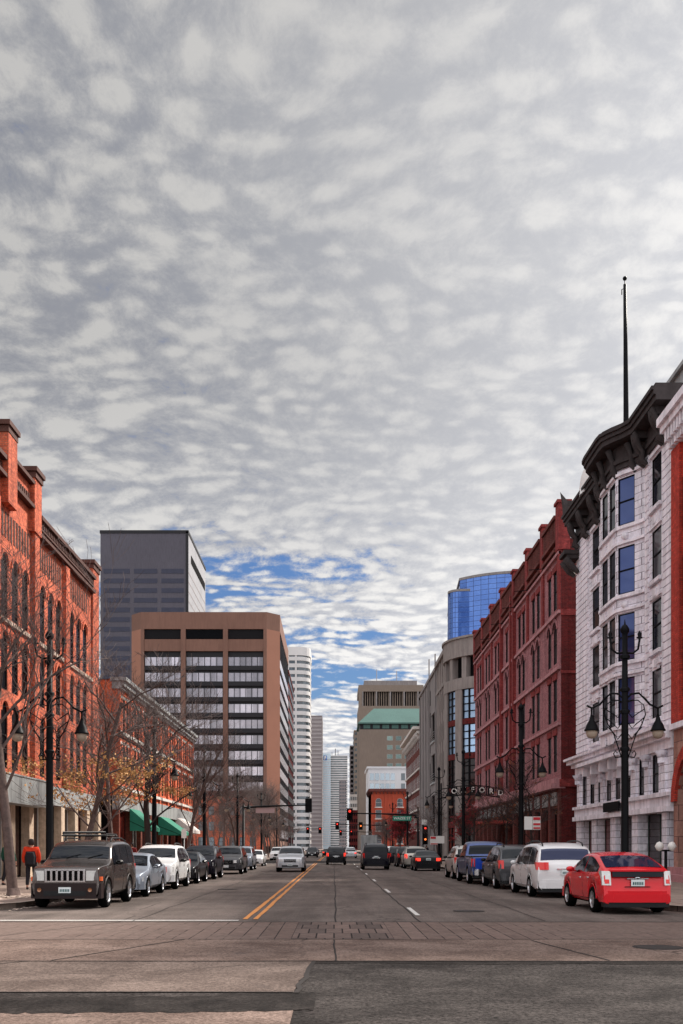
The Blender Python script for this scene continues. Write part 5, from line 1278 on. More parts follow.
    for sx in (-1, 1):
        h = MB(); z = B.belt(ym)+.10; x = sx*(W_+.10); h.smooth = True
        q = []
        for (yy, s_) in ((-.06, .5), (-.03, .95), (.03, 1.), (.06, .9)):
            q += [(x+sx*.11*s_*math.cos(t), ym+yy, z+.075*s_*math.sin(t)) for t in [2*PI*k/10 for k in range(10)]]
        h.add(q, [(i*10+k, i*10+(k+1) % 10, i*10+10+(k+1) % 10, i*10+10+k) for i in range(3) for k in range(10)]+[tuple(range(10)), tuple(range(30, 40))]); h.tube([(sx*(W_-.06), ym, z-.05), (x-sx*.04, ym, z-.03)], .02, 5)
        put('mirror', h, 'paint_grey' if kind in ('sedan', 'hatch', 'van') else 'black_trim')
    if detail >= 1:
        for x in (-.35, .25):
            h = MB(); y = K['ws'][0]; h.tube([(x, y-.02, B.zt(y)+.02), (x+.38, y+.12, B.zt(y+.12)+.03)], .01, 4); put('wiper', h, 'rubber')
    if 'rails' in K:
        for sx in (-1, 1):
            h = MB(); y0, y1 = K['sw'][0]+.75, K['sw'][1]-.15; x = sx*(B.sec(y0, B.zt(y0))[8][0]-.0)
            pts = [(x, y0, B.zt(y0))]+[(x, y0+.12+(y1-y0-.24)*i/4, B.zt(y0+.12+(y1-y0-.24)*i/4)+.075) for i in range(5)]+[(x, y1, B.zt(y1))]; h.tube(pts, .022, 6); put('roof_rail', h, 'black_trim')
    # wheels
    for yw in K['wheels']:
        for sx in (-1, 1):
            r = K['r']; cx = sx*(W_-.11); t = MB(); prof = [(r*.66, -.10), (r*.93, -.115), (r, -.08), (r, .08), (r*.93, .115), (r*.66, .10)]
            t.lathe(prof, (cx, yw, r), 24, 'x', True, False); wi = put('wheel', t, 'rubber')
            q = MB(); ox = sx*.105; q.mi = 1; q.lathe([(r*.67, ox*.4), (.01, ox*.4)], (cx, yw, r), 20, 'x', True, False); q.mi = 0; q.lathe([(r*.67, ox*1.02), (r*.60, ox*.95), (r*.62, ox*.4)], (cx, yw, r), 20, 'x', True, False)
            q.lathe([(r*.18, ox*.8), (.01, ox*.85)], (cx, yw, r), 10, 'x', False, False)
            for k in range(5 if kind != 'hatch' else 7):
                a = 2*PI*k/(5 if kind != 'hatch' else 7)+.3; d = Vector((0, math.cos(a), math.sin(a))); w = Vector((0, -d.z, d.y)); P0 = Vector((cx, yw, r))
                pts = [P0+d*r*.1-w*r*.11+Vector((ox*.85, 0, 0)), P0+d*r*.1+w*r*.11+Vector((ox*.85, 0, 0)), P0+d*r*.64+w*r*.085+Vector((ox*.9, 0, 0)), P0+d*r*.64-w*r*.085+Vector((ox*.9, 0, 0))]
                q.add(pts+[p-Vector((ox*.3, 0, 0)) for p in pts], ((0, 1, 2, 3), (0, 1, 5, 4), (1, 2, 6, 5), (3, 0, 4, 7)))
            put('rim', q, ['rim_metal', 'rim_dark'], wi)
    # arch lips
    if detail >= 2:
        for yw in K['wheels']:
            for sx in (-1, 1):
                h = MB(); R_ = K['r']+.07; pts = []
                for k in range(13):
                    a = PI*(.03+.94*k/12); y = yw+R_*math.cos(a); z = K['r']+R_*math.sin(a); pts.append((sx*(B.hw(y)-.012), y, z))
                h.tube(pts, .011 if kind != 'jeep' else .03, 5); put('arch_trim', h, 'paint_grey' if kind != 'jeep' else 'brown_trim')
    CARC[key] = out; return out
NEWV = []
def car(kind, pnt, xc, y0, toward, label, cat='car', detail=1, group=None, lit=False, rz=0, name=None, rack=None):
    L = KINDS[kind]['L']; parts = car_meshes(kind, detail)
    R = empty(name or {'sedan': 'sedan', 'hatch': 'hatchback', 'van': 'minivan', 'pickup': 'pickup_truck'}.get(kind, 'suv'), (xc, y0+L/2, .004), label, cat, group, (0 if toward else PI)+rz)
    obs = []
    for name_, me, par in parts:
        o = bpy.data.objects.new(name_, me); COL.objects.link(o); o.parent = obs[par] if par is not None else R; obs.append(o)
        for i, ms in enumerate(o.material_slots):
            if ms.material and ms.material.name == 'paint_grey': ms.link = 'OBJECT'; ms.material = MATS['paint_'+pnt]
            if lit and name_ == 'taillight' and i == 0: ms.link = 'OBJECT'; ms.material = MATS['lamp_lit_red']
            if lit == 'front' and name_ == 'turn_signal': pass
    return R, obs
R, ob = car('jeep', 'gunmetal', -7.02, 26.4, True, 'boxy dark grey off-roader with slotted grille and roof rack, nearest on the left', 'car', 2, 'cars parked along the left kerb')
# roof rack with a basket
m = MB()
for y in (-.3, .1, .5, .9): m.tube([(-.66, y, 1.94), (.66, y, 1.94)], .02, 5)
for x in (-.6, .6): m.tube([(x, -.4, 1.99), (x, 1.0, 1.99)], .022, 5)
m.tube([(-.6, -.42, 2.03), (.6, -.42, 2.03)], .03, 6); m.tube([(-.6, -.42, 1.95), (.6, -.42, 1.95)], .02, 6)
for x in (-.6, .6):
    for y in (-.3, .9): m.tube([(x, y, 1.8), (x, y, 1.99)], .018, 5)
o = m.build('roof_rack', 'black_trim', None); o.parent = R
LG = 'cars parked along the left kerb'; RG = 'cars parked along the right kerb'
car('sedan', 'steel', -6.98, 32.3, True, 'small silver blue sedan parked right behind the boxy dark off-roader', 'car', 2, LG)
car('suv', 'white', -7.0, 38.3, True, 'pale silver SUV third in the row on the left, behind the silver blue sedan', 'car', 2, LG)
car('sedan', 'dark', -6.95, 44.4, True, 'dark sedan half hidden behind the pale silver SUV on the left', 'car', 1, LG)
car('suv', 'black', -6.95, 50.6, True, 'black SUV with pale windshield, fifth in the parked row on the left', 'car', 2, LG)
car('suv', 'grey', -6.5, 60.8, True, 'grey SUV parked just past the black SUV, jutting a little into the lane', 'car', 1, LG)
car('suv', 'steel', -6.75, 71.5, True, 'blue grey SUV parked beyond the jutting grey SUV on the left', 'car', 0, LG)
car('sedan', 'white', -7.0, 87, True, 'white sedan alone near the junction on the left', 'car', 0, LG)
car('hatch', 'red', 7.27, 24.2, False, 'bright red hatchback with clear tail lamps, nearest on the right', 'car', 2, RG, rz=.0)
car('van', 'pearl', 7.36, 32.0, False, 'white minivan with red tail lamps parked ahead of the red hatchback', 'minivan', 2, RG)
car('suv', 'grey', 7.2, 38.6, False, 'dark grey SUV between the white minivan and the blue pickup', 'car', 2, RG)
car('pickup', 'navy', 6.95, 44.0, False, 'blue pickup truck with a bright blue tailgate and open bed', 'pickup truck', 2, RG)
car('suv', 'pale', 7.0, 51.0, False, 'white SUV mostly hidden beyond the blue pickup', 'car', 1, RG)
car('sedan', 'dark', 6.45, 69.0, False, 'dark green black sedan with brake lamps lit, beyond the hidden white SUV', 'car', 2, 'cars queuing on the right', lit=True)
car('suv', 'champagne', 6.3, 77, False, 'beige SUV with lit brake lamps ahead of the dark sedan', 'car', 1, 'cars queuing on the right', lit=True)
car('suv', 'dark', 6.2, 84.5, False, 'dark SUV ahead of the beige SUV in the right queue', 'car', 0, 'cars queuing on the right')
car('suv', 'black', 5.9, 92, False, 'black SUV at the front of the right queue by the junction', 'car', 0, 'cars queuing on the right')
car('suv', 'silver', -2.9, 66.5, True, 'silver SUV driving towards us left of the yellow line', 'car', 2, 'cars driving', )
car('suv', 'dark', .2, 94.5, False, 'dark SUV with red tail lamps driving away down the middle lane', 'car', 1, 'cars driving', lit=True)
car('bigsuv', 'black', 3.05, 73.2, False, 'large black SUV driving away in the right lane', 'car', 2, 'cars driving')
car('van', 'white', 5.6, 103, False, 'white van peeking out beyond the large black SUV', 'van', 0, 'cars driving')
car('sedan', 'silver', 2.6, 155, False, 'silver sedan with red tail lamps past the junction', 'car', 0, 'cars driving', lit=True)
car('sedan', 'dark', -1.2, 180, False, 'dark sedan far off near the centre line with lit tail lamps', 'car', 0, 'cars driving', lit=True)
car('suv', 'white', 2.9, 178, False, 'white SUV far off ahead of the silver sedan', 'car', 0, 'cars driving', lit=True)
car('suv', 'maroon', -4.5, 205, True, 'dark red SUV coming towards us far down the left lane', 'car', 0, 'cars driving')
car('suv', 'dark', -3.6, 165, True, 'dark SUV coming towards us beyond the junction', 'car', 0, 'cars driving')
cols = ['white', 'dark', 'silver', 'maroon', 'black', 'grey', 'champagne', 'steel', 'white', 'dark', 'red', 'silver', 'black']
wd = {'white': 'white', 'dark': 'dark', 'silver': 'silver', 'maroon': 'maroon', 'black': 'black', 'grey': 'grey', 'champagne': 'beige', 'steel': 'blue grey', 'red': 'red'}
ordn = ['first', 'second', 'third', 'fourth', 'fifth', 'sixth', 'seventh', 'eighth', 'ninth', 'tenth', 'eleventh', 'twelfth', 'thirteenth']
for i in range(12):
    c = cols[i]; k = ('suv', 'sedan', 'suv', 'van')[i % 4]
    car(k, c, -7.1, 126+i*7.1, True, '%s %s, %s parked car on the left past the traffic signals' % (wd[c], {'suv': 'SUV', 'sedan': 'sedan', 'van': 'minivan'}[k], ordn[i]), 'car', 0, 'cars parked on the left past the signals')
    c = cols[(i+4) % 13]; k = ('sedan', 'suv', 'suv', 'sedan')[i % 4]
    car(k, c, 7.2, 126+i*7.1, False, '%s %s, %s parked car on the right past the traffic signals' % (wd[c], {'suv': 'SUV', 'sedan': 'sedan', 'van': 'minivan'}[k], ordn[i]), 'car', 0, 'cars parked on the right past the signals')
for i, (x, y, c, tw) in enumerate([(-.2, 196, 'red', 0), (2.8, 200, 'black', 0), (-.4, 212, 'white', 0), (3.0, 232, 'maroon', 0), (-1, 240, 'dark', 0), (-4.3, 150+40, 'silver', 1), (-4.4, 236, 'black', 1)]):
    car(('sedan', 'suv')[i % 2], c, x, y, bool(tw), '%s %s in the far traffic %s' % (wd[c], ('sedan', 'SUV')[i % 2], ['behind the dark sedan', 'ahead of the white SUV', 'second in the middle lane past it', 'beyond the second junction', 'last in the middle lane', 'coming towards us in the left lane', 'coming towards us beyond the second junction'][i]), 'car', 0, 'cars far down the street', lit=not tw)
def box_truck():
    R = empty('box_truck', (5.2, 150, .004), 'grey box truck seen from behind, rising above the black SUV', 'truck')
    m = MB(); m.box(4.05, 148, 1.05, 6.35, 153.5, 3.5); m.build('cargo_box', 'truck_grey', R); m = MB(); m.box(4.15, 147.95, 1.15, 6.25, 148.0, 3.38); m.build('roller_door', 'grey_metal', R)
    m = MB(); m.box(4.2, 153.6, .8, 6.2, 155.8, 2.5); m.build('cab', 'paint_white', R); m = MB(); m.box(4.3, 147.8, .5, 6.1, 148, .75); m.build('bumper', 'black_trim', R)
    m = MB(); m.box(4.5, 148, .75, 5.9, 155, 1.05); m.build('chassis', 'black_trim', R)
    for x in (4.35, 6.05):
        for y in (149.6, 154.6): w = MB(); w.lathe([(.02, -.14), (.42, -.14), (.42, .14), (.02, .14)], (x, y, .42), 16, 'x'); w.build('wheel', 'rubber', R)
        l = MB(); l.box(x-.1, 147.78, .78, x+.1, 147.95, .9); l.build('taillight', 'lamp_red', R)
box_truck()
# ------------------------------------------------------------------ street lamps, signals, signs
def lamp_proto():
    R = empty('street_lamp', (0, 0, .15), 'x', 'street lamp'); 
    m = MB(); m.tube([(0, 0, 0), (0, 0, .9), (0, 0, 1.0), (0, 0, 5.0), (0, 0, 8.1)], [.17, .16, .125, .115, .085], 12); m.lathe([(.22, 0), (.22, .12), (.18, .2), (.16, .9), (.20, .95), (.13, 1.05)], (0, 0, 0), 12)
    for z in (4.55, 5.75, 6.45, 7.5): m.lathe([(.14, 0), (.17, .06), (.14, .12)], (0, 0, z), 10)
    m.build('pole', 'iron', R, False)
    m = MB(); m.tube([(0, 0, 8.1), (0, 0, 8.3)], .09, 8); m.lathe([(.05, 8.25), (.14, 8.35), (.15, 8.45), (.09, 8.55), (.03, 8.6), (.01, 8.75)], (0, 0, 0), 8); 
    m.build('finial', 'iron', R, False)
    for s in (-1, 1):
        m = MB(); m.tube([(0, 0, 7.35), (s*.25, 0, 7.32), (s*.42, 0, 7.45), (s*.47, 0, 7.75)], .035, 6); m.tube([(s*.47, 0, 7.72), (s*.47, 0, 7.95), (s*.47, 0, 8.05)], [.03, .07, .01], 6); m.tube([(s*.38, 0, 7.82), (s*.56, 0, 7.82)], .03, 5); m.v = [(x, y, z+.35) for x, y, z in m.v]; m.build('top_arm', 'iron', R, False)
        m = MB()
        m.tube([(0, 0, 5.55), (s*.2, 0, 5.75), (s*.45, 0, 5.78), (s*.62, 0, 5.62), (s*.8, 0, 5.42), (s*1.05, 0, 5.3), (s*1.22, 0, 5.38)], .034, 6)
        m.tube([(0, 0, 5.45), (s*.2, 0, 5.55), (s*.42, 0, 5.55), (s*.6, 0, 5.4), (s*.66, 0, 5.1), (s*.55, 0, 4.8), (s*.35, 0, 4.45), (s*.2, 0, 4.0), (s*.1, 0, 3.7)], .02, 5)
        for (x1, z1, x0, z0) in ((.64, 5.28, .08, 4.95), (.62, 5.0, .08, 4.6), (.55, 4.7, .08, 4.25)): m.tube([(s*x0, 0, z0+.25), (s*(x0+.15), 0, z0+.05), (s*(x0+x1)/2, 0, (z0+z1)/2-.02), (s*x1, 0, z1)], .018, 5)
        m.tube([(s*.05, 0, 3.75), (s*.3, 0, 3.72), (s*.36, 0, 3.84), (s*.3, 0, 3.94), (s*.24, 0, 3.86)], .022, 5)
        m.v = [(x, y, z+.62) for x, y, z in m.v]; a = m.build('lamp_arm', 'iron', R, False)
        m = MB(); m.tube([(s*1.06, 0, 5.92), (s*1.06, 0, 5.7)], .03, 6); m.lathe([(.03, 5.10), (.06, 5.0), (.09, 4.9), (.17, 4.76), (.21, 4.64), (.24, 4.60), (.24, 4.57), (.15, 4.57)], (s*1.06, 0, .62), 14); h = m.build('lamp_shade', 'iron', R, False)
        m = MB(); m.lathe([(.17, 4.59), (.185, 4.5), (.16, 4.40), (.10, 4.34), (.01, 4.32)], (s*1.06, 0, .62), 14); g = m.build('globe', 'lamp_milk', R, False); g.parent = h
    return R
lp = lamp_proto()
lampspots = [(9.3, 32.3, 'tall black twin street lamp in front of the white stone building'), (9.3, 50.2, 'black twin street lamp carrying a parking sign, before the pink brick hotel'), (9.4, 73.4, 'black twin street lamp in front of the middle of the pink brick hotel'),
 (9.3, 89.5, 'black twin street lamp just short of the arched letter sign'), (-9.35, 33.2, 'tall black twin street lamp behind the bare front left tree'), (-9.35, 52.5, 'black twin street lamp at the far end of the arched brick building'), (-9.35, 72.8, 'black twin street lamp by the green awnings'),
 (-9.35, 97.8, 'black twin street lamp just short of the left traffic signal'), (9.3, 128, 'black twin street lamp at the rounded corner building past the signals'), (-9.35, 130, 'black twin street lamp first past the signals on the left'), (9.3, 160, 'black twin street lamp by the finned building'), (-9.35, 165, 'black twin street lamp second past the signals on the left')]
for i, (x, y, lab) in enumerate(lampspots):
    o = lp if i == 0 else copy_tree(lp); o.location = (x, y, .15); tag(o, lab, 'street lamp', 'ornate black twin street lamps')
def sig_head(R, x, y, z, back=False, lit='r', sc=1.0, name='signal_head'):
    s = 1 if back else -1
    m = MB(); m.box(x-.2*sc, y-.14*sc, z-.55*sc, x+.2*sc, y+.14*sc, z+.55*sc)
    h = m.build(name, 'iron', R); m = MB(); yb = y-s*.10*sc; m.box(x-.36*sc, yb-.01, z-.72*sc, x+.36*sc, yb+.01, z+.72*sc); m.build('backplate', 'iron', h)
    for k, c in ((.36, 'r'), (0, 'a'), (-.36, 'g')):
        q = MB(); q.lathe([(.15*sc, s*.145*sc), (.01, s*.16*sc)], (x, y, z+k*sc), 14, 'y', True, False); q.build('lens', ('lamp_lit_red' if c == 'r' else 'lamp_lit_amber') if c == lit else 'void', h)
        q = MB()
        for j in range(8):
            A, B = PI*j/8-.0, PI*(j+1)/8; ps = [(x+.17*sc*math.cos(t), yy, z+k*sc+.17*sc*math.sin(t)) for t in (A, B) for yy in (y+s*.14*sc, y+s*.36*sc)]; q.add(ps, ((0, 2, 3, 1),))
        q.build('visor', 'iron', h)
    return h
def mast(name, px, y, ax, az, label, heads, extras=None):
    R = empty(name, (px, y, .15), label, 'traffic signal'); m = MB(); m.tube([(px, y, .15), (px, y, 6.4)], [.16, .11], 10); m.lathe([(.25, 0), (.25, .3), (.16, .4)], (px, y, .15), 10); m.build('pole', 'iron', R)
    m = MB(); m.tube([(px, y, az-.15), ((px+ax)/2, y, az), (ax, y, az+.08)], [.11, .09, .06], 8); m.build('mast_arm', 'iron', R)
    for h in heads: sig_head(R, *h)
    if extras: extras(R)
    return R
def sgn(R, name, x0, x1, z0, z1, y, m='sign_white', txt=None, tm='frame_dark', size=.3, frame=None):
    b = MB(); b.box(x0, y-.015, z0, x1, y+.015, z1); o = b.build(name, m, R)
    if txt: facing_text('lettering', txt, size, ((x0+x1)/2, y-.022, (z0+z1)/2), tm, o, .004)
    return o
def ex_r(R):
    sgn(R, 'street_sign', 6.9, 9.1, 4.78, 5.36, 118.8, 'sign_green', 'WAZEE ST', 'sign_white', .42)
mast('traffic_signal', 9.9, 119, 1.9, 5.6, 'traffic signal on a long arm from the right with a green street sign', [(1.85, 118.9, 5.55, False, 'r')], ex_r)
def ex_l(R): sgn(R, 'street_sign_back', -8.3, -6.3, 5.3, 5.85, 107.1, 'sign_back')
mast('traffic_signal', -9.6, 107, -2.6, 6.05, 'traffic signal on a long arm from the left, turned away from us', [(-2.7, 107.1, 6.1, True, 'r')], ex_l)
def post_sig(x, y, label, zs):
    R = empty('signal_post', (x, y, .15), label, 'traffic signal'); m = MB(); m.tube([(x, y, .15), (x, y, 4.6)], .08, 8); m.build('pole', 'iron', R)
    for z, c in zs: sig_head(R, x+.25, y-.2, z, False, c, .8)
    sgn(R, 'small_sign', x-.15, x+.45, 4.2, 4.75, y-.12); 
post_sig(9.9, 112+.5, 'post mounted signal on the right corner showing red and amber lamps', [(3.5, 'r'), (2.55, 'a')])
mast('traffic_signal', 9.8, 189, .7, 5.9, 'distant traffic signal on an arm over the second junction', [(.6, 189, 5.7, False, 'r'), (5.0, 189, 5.7, False, 'a')])
mast('traffic_signal', -9.8, 230, -3.5, 5.9, 'farthest traffic signal on the left side of the second junction', [(-3.2, 230, 5.6, False, 'r'), (-6, 230, 5.6, False, 'r')])
mast('traffic_signal', 9.8, 262, 1.5, 5.8, 'farthest traffic signal on the right beyond the second junction', [(1.7, 262, 5.5, False, 'r'), (4.5, 262, 5.5, False, 'r')])
# parking signs
R = empty('parking_sign', (9.47, 50.0, 2.45), 'white and red pair of parking plates on a street lamp before the pink hotel', 'sign')
sgn(R, 'white_plate', 9.42, 9.82, 2.5, 3.15, 50.0); o = sgn(R, 'red_plate', 9.84, 10.22, 2.5, 3.15, 50.0); sgn(o, 'red_band', 9.86, 10.20, 2.98, 3.12, 49.97, 'sign_red'); sgn(o, 'red_band', 9.86, 10.20, 2.72, 2.82, 49.97, 'sign_red'); sgn(o, 'red_band', 9.86, 10.20, 2.54, 2.62, 49.97, 'sign_red')
R = empty('parking_sign', (9.4, 89.2, 2.0), 'plain white plate fixed to the street lamp short of the arched letter sign', 'sign'); sgn(R, 'plate', 9.0, 9.75, 2.0, 2.65, 89.2)
R = empty('parking_sign', (9.9, 100, .15), 'white and red no parking sign on its own post near the right corner', 'sign'); sgn(R, 'plate', 9.5, 10.3, 1.9, 2.75, 99.9); sgn(R, 'red_band', 9.55, 10.25, 2.5, 2.7, 99.87, 'sign_red'); sgn(R, 'red_band', 9.55, 10.25, 1.95, 2.05, 99.87, 'sign_red'); m = MB(); m.tube([(9.9, 100, .15), (9.9, 100, 2.8)], .04, 6); m.build('post', 'iron', R)
R = empty('parking_sign', (-9.2, 62, .15), 'small pale parking sign on a thin post beside the jutting grey SUV', 'sign'); sgn(R, 'plate', -9.35, -9.05, 2.2, 2.75, 61.9); m = MB(); m.tube([(-9.2, 62, .15), (-9.2, 62, 2.8)], .03, 6); m.build('post', 'grey_metal', R)
# twin globe lights by the white building
def globes():
    R = empty('twin_globe_light', (13.3, 40.5, .15), 'short post light with two white globes behind the red hatchback', 'light'); m = MB(); m.tube([(13.3, 40.5, .15), (13.3, 40.5, 1.5)], .06, 6); m.tube([(13.05, 40.5, 1.5), (13.55, 40.5, 1.5)], .03, 6); m.build('post', 'iron', R)
    for x in (13.05, 13.55): m = MB(); m.lathe([(.01, -.19), (.11, -.15), (.19, 0), (.11, .15), (.01, .19)], (x, 40.5, 1.66), 12); m.build('globe', 'globe_white', R)
globes()
# newspaper boxes, planters, cafe bits near the far kerbs
def news(x, y, m_, lab):
    R = empty('newspaper_box', (x, y, .15), lab, 'newspaper box', 'newspaper boxes'); m = MB(); m.box(x-.24, y-.2, .45, x+.24, y+.2, 1.25); m.prism([(x-.24, y-.2), (x+.24, y-.2), (x+.24, y+.1), (x-.24, y+.1)], 1.25, 1.35); m.build('cabinet', m_, R); m = MB(); m.box(x-.18, y-.22, .8, x+.18, y-.2, 1.15); m.build('window', 'glass_dark', R); m = MB(); m.box(x-.05, y-.05, .15, x+.05, y+.05, .45); m.box(x-.2, y-.18, .15, x+.2, y+.18, .2); m.build('pedestal', 'iron', R)
news(-9.4, 43.6, 'sign_red', 'red newspaper box on the left kerb by the pale silver SUV'); news(10.2, 60.5, 'paint_blue', 'blue newspaper box on the right kerb beyond the blue pickup')
# ------------------------------------------------------------------ trees
def tree_mesh(seed, H, r0, spread, lean=(0, 0), leaf=None, leafn=0, leafz=(0, 99), bark='bark', twig='twig', first=.3, levels=5, nb=7, droop=0, leafs=.10, leafrad=99):
    rnd = random.Random(seed); T = MB(); C = MB(); LV = []
    def grow(p, d, L, r, lv):
        n = 4 if lv < 2 else 3; pts = [p]; rs = [r]; q = p.copy(); dd = d.copy()
        for i in range(n):
            dd = (dd+Vector((rnd.gauss(0, 1), rnd.gauss(0, 1), rnd.gauss(0, .6)))*(.10 if lv < 1 else .20)+Vector((0, 0, .05 if lv > 1 else 0))).normalized(); q = q+dd*L/n; pts.append(q.copy()); rs.append(max(.006, r*(1-.5*(i+1)/n)))
        (T if lv < 3 else C).tube(pts, rs, 8 if lv == 0 else 5 if lv < 3 else 3, cap=False)
        if lv >= levels-2: LV.extend(pts[1:])
        if lv >= levels-1: return
        k = rnd.randint(4, 6) if lv > 0 else nb
        for i in range(k):
            t = (first+(1-first)*(i+.5)/k) if lv == 0 else rnd.uniform(.25, 1.0)
            j = min(n-1, int(t*n)); f = t*n-j; b = pts[j].lerp(pts[j+1], f); rb = rs[j]*(1-f)+rs[j+1]*f
            az = rnd.uniform(0, 2*PI) if lv else i*2.4+rnd.uniform(-.5, .5); up = rnd.uniform(.6, 1.35) if lv == 0 else rnd.uniform(.1, .9)
            out = Vector((math.cos(az), math.sin(az), 0)); nd = (out*spread+dd*up+Vector((0, 0, .22-droop))).normalized() if lv == 0 else (out*.8+dd*.9+Vector((0, 0, .15-droop))).normalized()
            grow(b, nd, L*(rnd.uniform(.36, .54) if lv == 0 else rnd.uniform(.5, .78))*(1.15-.45*t if lv == 0 else 1), min(rb*.55, r*.30 if lv == 0 else r*.55), lv+1)
    grow(Vector((0, 0, -.1)), Vector((lean[0], lean[1], 1)).normalized(), H*.78, r0, 0)
    T.tube([(0, 0, -.1), (0, 0, .25)], [r0*1.5, r0*1.02], 8)
    if leaf:
        cand = [p for p in LV if leafz[0] < p.z < leafz[1]]; rnd.shuffle(cand)
        C.mi = 1
        for i in range(leafn):
            if not cand: break
            c = cand[(i//9) % len(cand)]+Vector((rnd.gauss(0, .11), rnd.gauss(0, .11), rnd.gauss(0, .09))); a = Vector((rnd.gauss(0, 1), rnd.gauss(0, 1), rnd.gauss(0, 1))).normalized(); b = a.orthogonal().normalized(); w = a.cross(b); s_ = leafs*rnd.uniform(.6, 1.3)
            C.add([c-b*s_*.5, c+w*s_*.32+a*s_*.1, c+b*s_*.5, c-w*s_*.32+a*s_*.1], ((0, 1, 2, 3),))
    return T.mesh('trunk', bark), C.mesh('crown', [twig, leaf or twig])
def add_tree(ms, x, y, label, group=None, sc=1, rz=0, name='street_tree', cat='tree'):
    R = empty(name, (x, y, .15), label, cat, group, rz); R.scale = (sc, sc, sc)
    for n_, me in zip(('trunk', 'crown'), ms): o = bpy.data.objects.new(n_, me); COL.objects.link(o); o.parent = R
    return R
def grate(x, y, lab):
    m = MB(); m.box(x-.75, y-.75, .15, x+.75, y+.75, .158); o = m.build('tree_pit', 'bark', None); tag(o, kind='structure')
T1 = tree_mesh(12, 11.2, .17, .8, leaf='leaf_gold', leafn=420, leafz=(2.0, 4.6), lean=(.05, 0), twig='twig', first=.34, nb=13, leafs=.11)
T2 = tree_mesh(23, 9.5, .14, 1.1, leaf='leaf_gold', leafn=1150, leafz=(1.7, 5.0), twig='twig', bark='bark', first=.22, nb=11, leafs=.13, droop=.12)
T3 = tree_mesh(5, 9.5, .19, .9, lean=(.32, .1), leaf='leaf_gold', leafn=600, leafz=(1.5, 4.6), twig='twig', bark='bark_dark', first=.32, nb=12)
T4 = tree_mesh(31, 7.6, .11, .9, twig='twig', bark='bark', leaf='leaf_rust', leafn=150, first=.34, nb=8, leafs=.14)
T5 = tree_mesh(44, 5.2, .09, .8, twig='twig_dark', bark='bark_dark', leaf='leaf_red', leafn=2600, leafs=.17, first=.25, nb=8)
T6 = tree_mesh(52, 5.6, .09, 1.0, twig='twig_dark', bark='bark_dark', leaf='leaf_rust', leafn=300, leafs=.12, first=.3, nb=8)
LT = 'bare trees on the left pavement'
add_tree(T1, -9.65, 30.4, 'bare tree with pale trunk at the left kerb, nearest of all', LT)
add_tree(T2, -9.8, 38.3, 'tree with clusters of golden leaves above the boxy dark off-roader', LT, .98, .6)
add_tree(T2, -9.7, 45.2, 'tree with golden leaves beside the parked dark sedan on the left', LT, .95, 2.9)
add_tree(T3, -9.9, 52.0, 'dark trunked tree leaning towards the street by the black SUV', LT, 1.0, 0)
add_tree(T1, -9.8, 67, 'bare tree in front of the nearer green awning', LT, .85, 4.0)
add_tree(T4, -9.7, 78.5, 'bare tree in front of the farther green awning', LT, 1.1, 2.2)
add_tree(T1, -9.8, 101, 'bare tree at the left corner of the junction', LT, .8, 1.7)
rnd = random.Random(9)
spots = [(-9.8, 126+i*8.3) for i in range(10)]+[(-14+rnd.uniform(-2, 2), 130+i*9.0) for i in range(8)]+[(-22+rnd.uniform(-3, 3), 135+i*11.0) for i in range(7)]
rown = ['kerb row', 'middle row', 'back row']
for i, (x, y) in enumerate(spots):
    row, k = (0, i) if i < 10 else (1, i-10) if i < 18 else (2, i-18)
    add_tree((T4, T1, T6)[i % 3] if i % 3 < 2 else T4, x, y, 'bare %s tree past the left signals, %s of the %s' % (('rust tinted', 'pale', 'brown')[i % 3], ordn[k], rown[row]), 'bare trees past the left signals', rnd.uniform(.85, 1.15), rnd.uniform(0, 6))
RT = 'trees on the right pavement'
add_tree(T6, 11.6, 58.8, 'small dark bare tree at the mouth of the alley', RT, 1.05, 1.1)
add_tree(T6, 11.2, 66, 'small bare tree before the near end of the pink brick hotel', RT, 1.0, 3.2)
add_tree(T6, 11, 80, 'small bare tree in front of the middle of the pink brick hotel', RT, 1.0, 5)
add_tree(T5, 12.2, 93, 'small red leaved tree beside the hotel entrance', RT, .95, 2)
add_tree(T4, 10.6, 103, 'dark bare tree at the right corner of the junction', RT, .8, 3)
add_tree(T5, 9.9, 137, 'full dark red leaved tree past the signals, nearest on the right', RT, 1.15, 0)
add_tree(T5, 9.6, 146, 'second dark red leaved tree past the signals on the right', RT, 1.1, 2)
add_tree(T5, 9.8, 156, 'third dark red leaved tree past the signals on the right', RT, 1.1, 4)
for i in range(6): add_tree(T4, 9.8, 168+i*8.5, 'bare tree on the right past the red leaved trees, %s one' % ordn[i], RT, .9, i*1.3)
# leaf litter
m = MB(); rl = random.Random(4)
for i in range(420):
    x = -9.6+rl.gauss(0, .55) if i % 2 else -8.25+rl.uniform(-.12, .3); y = 30.2+rl.gauss(0, .8) if i % 2 else rl.uniform(25.4, 60); z = .162 if x < -8.4 else .012; a = rl.uniform(0, 6); s_ = rl.uniform(.03, .08)
    m.add([(x+s_*math.cos(a+k*PI/2), y+s_*math.sin(a+k*PI/2), z+rl.uniform(0, .02)) for k in range(4)], ((0, 1, 2, 3),))
tag(m.build('fallen_leaves', 'paper', None), 'dry fallen leaves and litter round the front left tree and gutter', 'leaves', kind='stuff')
